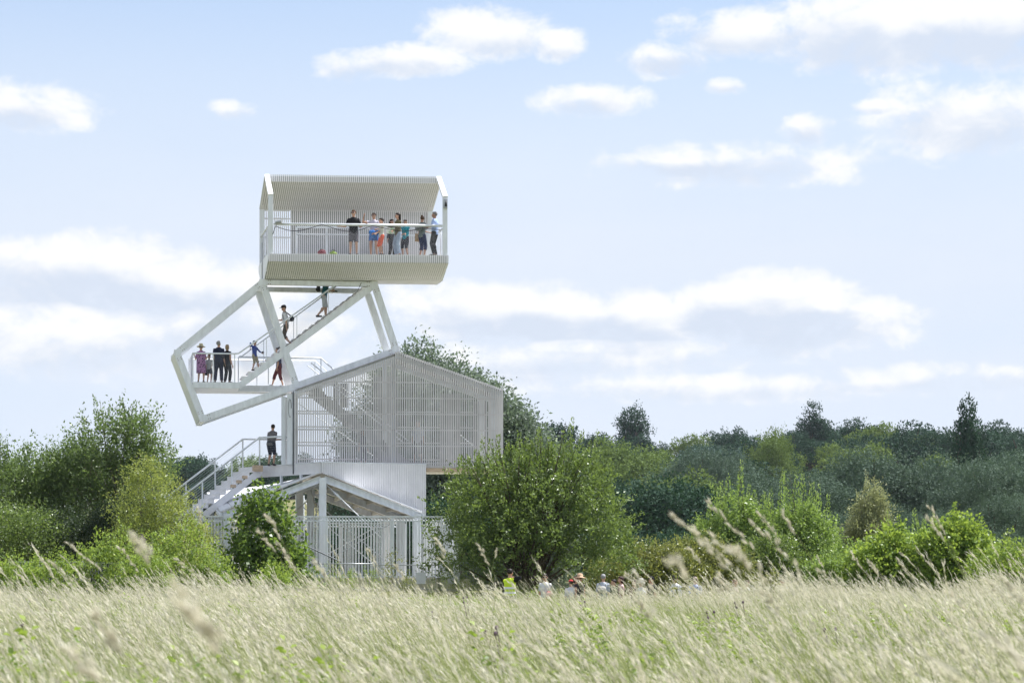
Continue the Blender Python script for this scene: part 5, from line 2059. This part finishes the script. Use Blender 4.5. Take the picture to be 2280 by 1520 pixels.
    for i in range(2):
        sj, el, wr = arms[i]
        c.ell(sj, (.035 * k, .034 * k, .035 * k), 10, 7)
        if sleeve <= .5:
            e = sj.lerp(el, sleeve * 2 * .92)
            cone(c, sj, .036 * k, e, .034 * k, 10, False)
        else:
            cone(c, sj, .035 * k, el, .029 * k)
            cone(c, el, .029 * k, el.lerp(wr, (sleeve - .5) * 2), .022 * k, 10, False)
    link('dress' if skirt == 'dress' else 'shirt', fuse(c, 'person_top', top_mat or cloth(top), vox, 2), root)
    # trousers, shorts or skirt
    c = MB()
    lm = low_mat or cloth(low)
    if skirt:
        zt = hipz + .10 * k
        ze = hipz * (1 - low_len / 2) + .02 * k
        rings = []
        for t, w in ((-.12, .094 * fat), (.1, .106 * fat), (.5, .112 * fat), (.8, .116 * fat), (1, .120 * fat)):
            z = zt + (ze - zt) * t
            off = ((legs[0][1] + legs[1][1]) / 2 - hip) * (t * .6)
            rings.append((Vector((off.x, off.y, z)), w * k, w * .76 * k))
        loft(c, rings)
        link('skirt', fuse(c, 'person_skirt', lm, vox, 2), root)
    else:
        q = k * fat
        loft(c, [(hip + Vector((0, 0, -.075 * k)), .070 * q, .058 * q), (hip + Vector((0, 0, -.02 * k)), .092 * q + g * .6, .066 * q), (hip + Vector((0, 0, .06 * k)), .086 * q, .063 * q)])
        for hj, kn, an in legs:
            if low_len <= 1.0:
                e = hj.lerp(kn, low_len)
                cone(c, hj, .056 * q, e, .052 * k, 10, False)
            else:
                cone(c, hj, .057 * q, kn, .046 * k)
                cone(c, kn, .046 * k, kn.lerp(an, low_len - 1), (.046 - .008 * (low_len - 1)) * k, 10, False)
                if low_len > 1.45:
                    c.ell(kn.lerp(an, .3) + Vector((0, .010 * k, 0)), (.041 * k, .045 * k, .075 * k), 10, 7)
        link('trousers' if low_len > 1.3 else 'shorts', fuse(c, 'person_legs', lm, vox, 2), root)
    for i, s in enumerate((-1, 1)):
        an = legs[i][2]
        dirf = Vector((s * .25, -1, 0)).normalized()
        c = MB()
        cone(c, an + Vector((0, .016 * k, -.020 * k)), .026 * k, an + dirf * .092 * k + Vector((0, 0, -.026 * k)), .020 * k)
        c.obj('shoe', cloth(shoe, .6), root, True)
    # hair and hats
    if hair_style != 'bald':
        hm = cloth(hair, .55)
        c = MB()
        c.ell(hp(0, .016, .022), (.0505 * k * hs_, .056 * k * hs_, .055 * k * hs_), 14, 10, HR)
        c.ell(hp(0, -.012, .050), (.040 * k * hs_, .036 * k * hs_, .024 * k * hs_), 12, 8, HR)
        if hair_style == 'long':
            for x in (-.026, 0, .026):
                cone(c, hp(x, .034, .02), .032 * k, hp(x * 1.3, .050, -.17), .020 * k)
        elif hair_style == 'bob':
            c.ell(hp(0, .022, -.018), (.054 * k, .048 * k, .060 * k), 12, 8, HR)
        elif hair_style == 'bun':
            c.ell(hp(0, .050, .066), (.026 * k, .026 * k, .026 * k), 10, 7, HR)
        link('hair', fuse(c, 'person_hair', hm, .009 * k, 2), root)
    if hat:
        c = MB()
        if hat == 'cap':
            c.ell(hp(0, .006, .040), (.055 * k * hs_, .064 * k * hs_, .042 * k * hs_), 14, 8, HR)
            pk = [hp(x, y, .032) for x, y in ((-.042, -.040), (-.030, -.088), (0, -.100), (.030, -.088), (.042, -.040))]
            c.prism(pk, HR @ Vector((0, -.1, 1)) * .007 * k)
        else:
            n = 20
            br = .115 if hat == 'straw' else .095
            rings = [(br, -.004 if hat == 'straw' else -.022), (.058, .016), (.056, .050), (.046, .074), (.02, .082)]
            base = len(c.v)
            for r_, z_ in rings + [(br * .985, (-.010 if hat == 'straw' else -.028)), (.056, .008)]:
                for j in range(n):
                    t = 2 * math.pi * j / n
                    c.v.append(tuple(hp(math.cos(t) * r_, math.sin(t) * r_ + .004, z_ + .022 + .004 * math.sin(2 * t) * (r_ > .08))))
            for a_, b_ in ((0, 1), (1, 2), (2, 3), (3, 4), (5, 0), (6, 5)):
                for j in range(n):
                    j2 = (j + 1) % n
                    c.f.append((base + a_ * n + j, base + a_ * n + j2, base + b_ * n + j2, base + b_ * n + j))
            c.f.append(tuple(base + 4 * n + j for j in range(n)))
        c.obj('cap' if hat == 'cap' else 'hat', cloth(hat_col), root, True)
    # face
    for s in (-1, 1):
        c = MB()
        c.ell(hp(s * .018, -.0485, .008), (.0065 * k, .004 * k, .004 * k), 8, 6, HR)
        c.obj('eye', M['eye'], root, True)
    c = MB()
    c.ell(hp(0, -.0515, -.034), (.013 * k, .004 * k, .0035 * k), 8, 6, HR)
    c.obj('mouth', M['lip'], root, True)
    if glasses:
        c = MB()
        for s in (-1, 1):
            c.ell(hp(s * .021, -.055, .008), (.019 * k, .006 * k, .0145 * k), 10, 6, HR)
            c.beam(hp(s * .040, -.050, .012), hp(s * .047, .010, .010), .004 * k, .004 * k, (0, 0, 1))
        c.beam(hp(-.012, -.057, .012), hp(.012, -.057, .012), .004 * k, .004 * k, (0, 0, 1))
        c.obj('sunglasses', M['lens'], root, True)
    if vest:
        c = MB()
        torso(c, .016 * k, .02)
        for i in range(2):
            sj = arms[i][0]
            c.ell(sj, (.040 * k, .041 * k, .038 * k), 10, 7)
        link('safety_vest', fuse(c, 'person_vest', vest, vox, 2), root)
        for z in (.22, .52):
            cc = mid(z)
            c = MB()
            n = 20
            for (dz, gg) in ((-.018, .0205), (.018, .0205)):
                for j in range(n):
                    t = 2 * math.pi * j / n
                    c.v.append((cc.x + (.092 * k + gg * k) * math.cos(t), cc.y + (.064 * k + gg * k) * math.sin(t), cc.z + dz * k))
            for j in range(n):
                c.f.append((j, (j + 1) % n, n + (j + 1) % n, n + j))
            c.obj('reflective_band', M['paper'], root)
    return root


def at_local(root, p):
    """World point of a local one of a person."""
    return Matrix.Translation(root.location) @ root.rotation_euler.to_matrix().to_4x4() @ Vector(p)


def backpack(root, label, col, k, off=(0, .125, .70), size=(.15, .09, .22)):
    t = thing('backpack', label, 'backpack', root.location, root.rotation_euler.z)
    c = MB()
    x, y, z = off[0] * k, off[1] * k, off[2] * k
    loft(c, [(Vector((x, y, z - size[2] * .55)), size[0] * .8, size[1] * .7), (Vector((x, y + .02, z - size[2] * .35)), size[0], size[1]), (Vector((x, y + .015, z + .02)), size[0], size[1] * .95),
             (Vector((x, y, z + size[2] * .38)), size[0] * .9, size[1] * .75), (Vector((x, y - .02, z + size[2] * .52)), size[0] * .6, size[1] * .4)], 14)
    c.obj('pack_body', cloth(col, .7), t, True)
    c = MB()
    c.ell((x, y + size[1] * .85, z - size[2] * .12), (size[0] * .7, size[1] * .45, size[2] * .3), 12, 8)
    c.obj('front_pocket', cloth(col, .7), t, True)
    for s in (-1, 1):
        c = MB()
        a = Vector((x + s * .055 * k, y - .05, z + size[2] * .5))
        c.tube([a, Vector((x + s * .07 * k, -.02 * k, .85 * k)), Vector((x + s * .075 * k, -.078 * k, .76 * k)), Vector((x + s * .078 * k, -.06 * k, .66 * k)), Vector((x + s * .09 * k, y - .04, z - size[2] * .4))], .013, 6)
        c.obj('strap', cloth(tuple(v * .6 for v in col), .7), t, True)
    return t


NAVY, BLACK, WHITE, GREY = (.02, .025, .05), (.012, .012, .014), (.66, .66, .69), (.25, .25, .27)
PLAID = pattern('plaid_shorts', 'plaid', (.16, .15, .17), (.08, .075, .09), 22)
STRIPE = pattern('purple_striped_shirt', 'stripe', (.36, .30, .42), (.72, .70, .74), 9)
FLORAL = pattern('purple_floral_dress', 'spots', (.015, .013, .05), (.42, .20, .40), 16)
CHECK = pattern('blue_check_shirt', 'plaid', (.22, .30, .60), (.50, .58, .80), 26)
HIVIS = pbr('high_visibility_yellow', (.62, .80, .05), .7, .05, 6, .2)
GU, GM_, GP = 'visitors on the top deck', 'visitors on the middle deck and stair', 'walkers on the path behind the grass'

zU = 14.30


def up(a, d):
    p = U(a, d, zU)
    return (p.x, p.y, p.z)


# top deck
p1 = person('man in black polo and grey plaid shorts leaning arms spread on the top rail', up(3.36, .34), .05, 1.80, 'm', BLACK, .42, low_mat=PLAID, low_len=.98, hair=(.10, .045, .02), glasses=True,
            hands=((-.52, -.20, 1.12), (.44, -.22, 1.20)), head=(-.35, 0), skin='skin', group=GU, fat=1.08)
p2 = person('woman in sunglasses and purple striped top pointing out from the top deck', up(4.20, .62), -.15, 1.74, 'f', (.5, .45, .55), .30, top_mat=STRIPE, low=(.05, .18, .52), low_len=.7, hair=(.03, .02, .018), hair_style='short', glasses=True,
            hands=((-.34, -.30, 1.56), (.16, -.22, 1.05)), poles=((-1, .3, -1), (1, .6, -.5)), head=(-.2, 0), group=GU)
p3 = person('boy in white T-shirt and orange shorts on the top deck, side on', up(4.46, .32), -1.15, 1.48, 'm', (.72, .70, .66), .45, low=(.72, .12, .05), low_len=1.02, hair=(.03, .022, .018), hands=((-.05, -.28, .88), (.10, -.26, .86)), head=(-.2, .05), group=GU)
p4 = person('long haired woman in olive jacket with a leaflet on the top deck', up(5.14, .55), -.95, 1.74, 'f', (.14, .125, .07), .95, low=(.30, .38, .50), low_len=1.9, hair=(.025, .016, .014), hair_style='long', hands=((-.06, -.26, 1.03), (.10, -.30, 1.00)), head=(-.3, .05), group=GU)
p5 = person('boy in turquoise T-shirt and dark shorts behind the long haired woman', up(5.48, .85), -.5, 1.52, 'm', (.015, .30, .40), .45, low=(.018, .02, .035), low_len=1.15, hair=(.03, .022, .018), hands=((-.06, -.22, .88), (.12, -.22, .90)), head=(.1, .1), group=GU)
p6 = person('woman with a hair bun and grey green top seen from behind on the top deck', up(6.10, .62), 2.45, 1.64, 'f', (.16, .20, .20), .40, low=(.03, .04, .10), low_len=1.45, hair=(.09, .05, .03), hair_style='bun', hands=((-.20, -.25, .98), None), head=(.5, 0), group=GU)
p7 = person('grey haired man in light blue shirt at the right end of the top deck', up(6.56, .36), -1.9, 1.77, 'm', (.36, .46, .72), .45, low=BLACK, low_len=1.95, hair=(.22, .21, .20), hands=((-.08, -.28, 1.18), (.10, -.30, 1.18)), head=(.25, -.05), skin='skin_tan', group=GU, fat=1.08,
            feet=((-.13, .0, .08), (.14, .02, .08)))
p8 = person('dark clad visitor almost hidden behind the long haired woman', up(4.98, 1.15), .6, 1.58, 'f', (.03, .03, .035), .9, low=BLACK, low_len=1.95, hair=(.03, .02, .018), hair_style='bob', head=(.3, .2), group=GU)
backpack(p6, 'grey backpack on the woman with the hair bun', (.20, .22, .22), 1.64)
q = at_local(p6, (.25, .02, .95))
t = thing('paper_bag', 'tan paper bag held by the woman with the hair bun', 'bag', q)
g = MB(); g.box(-.08, -.05, -.30, .08, .05, 0); g.obj('bag_body', cloth((.42, .28, .15)), t)
g = MB(); g.tube([(-.05, 0, 0), (-.03, 0, .09), (.03, 0, .09), (.05, 0, 0)], .006, 5); g.obj('handle', cloth((.42, .28, .15)), t)
q = at_local(p4, (.02, -.36, 1.0))
t = thing('leaflet', 'open printed leaflet held by the long haired woman', 'leaflet', q, .1)
g = MB(); g.prism([(-.17, 0, -.12), (.0, -.03, -.13), (.0, -.03, .11), (-.17, 0, .12)], (0, .004, 0)); g.obj('page', pattern('leaflet_print', 'spots', (.45, .62, .42), (.80, .82, .78), 7), t)
g = MB(); g.prism([(.002, -.03, -.13), (.16, .0, -.12), (.16, .0, .12), (.002, -.03, .11)], (0, .004, 0)); g.obj('page', pattern('leaflet_print_b', 'spots', (.75, .78, .74), (.40, .60, .38), 6), t)
q = at_local(p2, (.06, -.16, .86))
t = thing('carrier_bag', 'crumpled bright blue carrier bag held by the pointing woman', 'bag', q)
g = MB(); g.ell((-.04, -.05, 0), (.13, .09, .17), 12, 8); g.ell((.09, -.03, .06), (.10, .08, .12), 10, 7); g.ell((-.15, -.02, .07), (.08, .07, .10), 10, 7)
link('bag_body', fuse(g, 'carrier_bag', cloth((.03, .20, .62), .5), .02, 1), t)
for lab, a, col in (('dark red bag lying on the top deck floor', 2.12, (.13, .012, .024)), ('lime green bag lying on the top deck floor', 2.58, (.17, .25, .04))):
    pt = U(a, .40, zU)
    t = thing('floor_bag', lab, 'bag', (pt.x, pt.y, pt.z))
    g = MB()
    if 'red' in lab:
        g.ell((0, 0, .11), (.17, .12, .115), 14, 9); g.ell((.03, 0, .17), (.13, .09, .07), 12, 8)
    else:
        g.ell((0, 0, .07), (.16, .11, .075), 14, 9); g.tube([(-.12, 0, .06), (0, 0, .17), (.12, 0, .05)], [.07, .05, .05], 10)
    link('bag_body', fuse(g, 'floor_bag', cloth(col, .6), .018, 2), t)
    g = MB(); g.tube([(-.1, -.02, .18), (-.02, -.04, .25), (.08, -.02, .19)], .012, 6); g.obj('bag_strap', cloth(BLACK, .7), t, True)


# middle deck and stair
def md(a, d, z=9.38):
    p = MF(a, d, z)
    return (p.x, p.y, p.z)


m1 = person('woman in straw hat and purple flowered dress at the middle deck rail', md(-2.40, .42), 3.05, 1.52, 'f', NAVY, .45, top_mat=FLORAL, low_mat=FLORAL, skirt='dress', low_len=1.12, hair=(.25, .22, .2), hat='straw', hat_col=(.62, .55, .36),
            hands=((-.30, -.16, 1.10), (.30, -.14, 1.12)), head=(0, .1), group=GM_, fat=1.12)
m2 = person('small child in grey top beside the woman in the straw hat', md(-2.07, .55), 2.8, 1.14, 'm', (.36, .38, .40), .4, low=(.10, .10, .12), low_len=.8, hair=(.12, .07, .045), hands=((.1, -.2, .62), None), group=GM_)
m3 = person('grey haired man in navy polo and jeans looking up on the middle deck', md(-1.70, .42), 3.25, 1.68, 'm', NAVY, .45, low=(.018, .024, .05), low_len=1.95, hair=(.30, .29, .28), head=(-.45, -.35), group=GM_, fat=1.15, feet=((-.12, -.02, .08), (.14, .02, .08)))
m4 = person('woman in black close beside the man in navy on the middle deck', md(-1.36, .52), 2.7, 1.55, 'f', BLACK, .10, low=(.03, .035, .04), low_len=1.95, hair=(.34, .24, .14), hair_style='bob', head=(.2, -.2), group=GM_, hands=(None, (.16, .05, .72)))
t = backpack(m4, 'small dark backpack on the woman in black', (.05, .05, .055), 1.55, off=(.07, .13, .68), size=(.12, .08, .17))
q = at_local(m2, (.17, -.05, .5))
t = thing('shoulder_bag', 'black shoulder bag hanging beside the small child', 'bag', q)
g = MB(); g.prism([(-.10, -.03, -.17), (.12, -.03, -.19), (.10, -.03, .02), (-.07, -.03, .04)], (0, .07, 0)); g.obj('bag_body', cloth(BLACK, .6), t)
g = MB(); g.tube([(-.07, 0, .03), (-.05, 0, .22), (.02, 0, .30), (.08, 0, .20), (.10, 0, .02)], .009, 5); g.obj('bag_strap', cloth(BLACK, .6), t, True)


def st(a):
    return 9.38 + (a + .88) * .762


m5 = person('boy in blue jacket and khaki shorts coming down the stair', md(-.27, .62, st(-.42) + .16), 1.0, 1.20, 'm', (.025, .06, .30), .95, low=(.30, .26, .17), low_len=1.02, hair=(.03, .022, .02), hat='cap', hat_col=(.03, .03, .045),
            hands=((-.22, .04, .92), (.12, -.28, .72)), poles=((-1, .2, .3), (1, 1, -.3)), feet=((-.06, .06, .06), (.06, -.20, -.02)), knees=(0, -1, .2), group=GM_)
m6 = person('man in dark cap and white T-shirt with backpack walking down the stair', md(.98, .60, st(.82) + .14), -1.45, 1.72, 'm', (.70, .71, .74), .45, low=(.065, .05, .03), low_len=1.30, hair=(.05, .035, .03), hat='cap', hat_col=(.03, .028, .035),
            hands=((-.16, -.36, 1.12), (.22, .02, .80)), feet=((-.06, -.16, -.05), (.07, .20, .17)), lean=(0, -.06), head=(.05, .35), group=GM_)
m7 = person('man in teal shirt and grey shorts climbing to the top with a camera', md(2.50, .62, st(2.36) + .14), 1.62, 1.76, 'm', (.015, .10, .13), .45, low=(.42, .44, .48), low_len=1.0, hair=(.05, .035, .03),
            hands=((-.10, -.30, 1.15), (.10, -.28, 1.15)), feet=((-.07, .26, .16), (.07, -.06, .05)), lean=(0, -.08), group=GM_)
m8 = person('woman in navy striped top and maroon trousers walking under the stair', md(.84, 1.95), -1.5, 1.60, 'f', (.03, .035, .07), .5, top_mat=pattern('navy_fine_stripe', 'stripe', (.015, .018, .045), (.10, .11, .17), 14), low=(.13, .045, .05), low_len=1.45, hair=(.05, .03, .02), hair_style='bob',
            feet=((-.06, -.28, .09), (.06, .16, .06)), lean=(0, -.04), shoe=(.6, .6, .6), group=GM_, fat=1.15)
backpack(m6, 'dark backpack on the man with the dark cap', (.03, .035, .045), 1.72)
backpack(m7, 'black backpack on the man climbing with the camera', (.02, .022, .028), 1.76)
q = at_local(m7, (0, -.38, 1.14))
t = thing('camera', 'black camera held by the man climbing the stair', 'camera', q, 1.62)
g = MB(); g.box(-.07, -.03, -.045, .07, .03, .045); g.box(-.03, -.025, .045, .03, .025, .07); g.obj('camera_body', cloth(BLACK, .4), t)
g = MB(); g.tube([(0, -.03, 0), (0, -.15, -.02)], .035, 10); g.obj('camera_lens', cloth(BLACK, .4), t)
q = at_local(m5, (.12, -.33, .74))
t = thing('ball', 'small dark ball in the hand of the boy on the stair', 'ball', q)
g = MB(); g.ell((0, 0, 0), (.045, .045, .045), 12, 8); g.obj('ball_skin', cloth((.03, .03, .035), .5), t, True)

# landing and cage
l1 = person('man in grey T-shirt and dark striped shorts leaning on the landing rail', (-9.62, 92.0, 6.13), 2.7, 1.66, 'm', (.16, .155, .165), .45, low_mat=pattern('striped_hem_shorts', 'stripe', (.012, .014, .03), (.06, .065, .09), 3.2), low_len=1.05, hair=(.02, .014, .012),
            hands=((-.26, -.34, 1.06), (.20, -.36, 1.06)), lean=(0, -.10), head=(.9, .05), group='visitors on the landing and in the cage', fat=1.25)
c1 = person('visitor in dark clothes inside the slatted cage, left one', (-5.99, 92.6, 6.14), .4, 1.45, 'f', (.10, .10, .13), .45, low=(.03, .03, .05), low_len=1.5, hair=(.03, .02, .018), hair_style='bob', group='visitors on the landing and in the cage')
c2 = person('man in white shirt and black shorts inside the slatted cage', (-3.75, 92.0, 6.14), -.3, 1.80, 'm', (.55, .57, .66), .45, low=BLACK, low_len=1.05, hair=(.10, .03, .02), group='visitors on the landing and in the cage')


# walkers behind the grass
def wk(label, px, ztop, face, sex='m', y=78.0, **kw):
    x = (px - 1140) * y / 5130
    z = gz(x, y)
    return person(label, (x, y, z), face, max(1.15, (ztop - z) * 1.0), sex, group=GP, **kw)


w1 = wk('marshal in yellow safety vest over black jacket, left of the walkers', 1135, 1.93, 2.5, top=BLACK, sleeve=.98, hair=(.02, .015, .014), hands=((-.22, .02, 1.70), None), poles=((-1, .2, -.6), (1, 1, -.3)), vest=HIVIS, head=(.3, .1))
w2 = wk('man in white T-shirt and sunglasses at the front of the walkers', 1214, 1.76, -.45, top=WHITE, sleeve=.4, hair=(.03, .022, .02), glasses=True, low=GREY, hands=(None, (.24, -.28, 1.02)), head=(.35, .1))
w3 = wk('child in red cap and white shirt between the walkers', 1271, 1.55, 2.9, top=WHITE, hat='cap', hat_col=(.55, .06, .06), low=GREY, head=(.3, .1))
w4 = wk('woman in tan straw hat and dark sunglasses', 1291, 1.72, .5, 'f', top=(.05, .045, .045), sleeve=.1, hair=(.07, .04, .025), hair_style='bob', hat='straw', hat_col=(.60, .40, .27), glasses=True, low=GREY)
w5 = wk('dark haired walker just behind the woman in the tan hat', 1281, 1.67, .9, 'f', y=79.0, top=(.12, .10, .10), hair=(.06, .035, .028), hair_style='bob', low=GREY)
w6 = wk('grey haired man with a pale backpack seen from behind', 1343, 1.75, 2.9, top=(.42, .46, .52), hair=(.30, .30, .31), low=GREY)
w7 = wk('dark haired child left of the woman in pink', 1367, 1.57, -1.2, top=(.10, .14, .08), hair=(.02, .016, .014), low=GREY)
w8 = wk('woman with dark reddish hair in a pink top', 1383, 1.67, -1.3, 'f', top=(.62, .45, .42), sleeve=.2, hair=(.045, .018, .016), hair_style='bob', low=GREY)
w9 = wk('walker in white bucket hat', 1427, 1.56, .4, 'f', top=(.70, .69, .68), hair=(.2, .12, .08), hat='bucket', hat_col=(.72, .71, .68), low=GREY)
w10 = wk('man in black cap and dark shirt behind the white bucket hat', 1450, 1.67, -.8, y=78.8, top=(.03, .03, .035), sleeve=.3, hair=(.03, .02, .02), hat='cap', hat_col=BLACK, low=GREY)
w11 = wk('person in loose white shirt and dark cap', 1503, 1.70, 2.6, top=(.66, .69, .78), sleeve=.9, hair=(.02, .016, .014), hat='cap', hat_col=(.035, .035, .045), low=GREY, fat=1.15)
w12 = wk('man in blue checked shirt with black straps', 1548, 1.66, 2.8, top_mat=CHECK, hair=(.25, .20, .17), low=GREY)
w13 = wk('walker in pale pink half hidden in the grass', 1636, 1.55, .8, 'f', top=(.68, .55, .52), hair=(.2, .12, .08), hair_style='bob', low=GREY)
w14 = wk('walker in white shirt beside the one in pale pink', 1662, 1.53, 2.0, top=(.70, .72, .75), hair=(.06, .04, .03), low=GREY)
w15 = wk('last walker at the right in a blue and white top', 1742, 1.57, -.6, top=(.55, .60, .75), hair=(.05, .03, .025), low=GREY)
w16 = wk('small dark haired child in front of the man in black cap', 1412, 1.56, -.5, 'm', y=79.2, top=(.10, .05, .05), hair=(.05, .02, .018), low=GREY)
backpack(w6, 'pale grey backpack on the grey haired walker', (.38, .37, .34), 1.72)
backpack(w12, 'slim black backpack on the man in blue checks', (.02, .02, .025), 1.64, size=(.10, .06, .2))
q = at_local(w2, (.26, -.30, 1.02))
t = thing('jacket', 'red and white striped jacket over the arm of the man in white', 'jacket', q, -.4)
g = MB(); g.ell((0, 0, -.05), (.10, .08, .20), 12, 8); g.ell((.06, 0, .05), (.10, .08, .09), 10, 7)
link('jacket_cloth', fuse(g, 'jacket', pattern('red_stripe_cloth', 'stripe', (.62, .10, .12), (.75, .68, .66), 5), .02, 1), t)
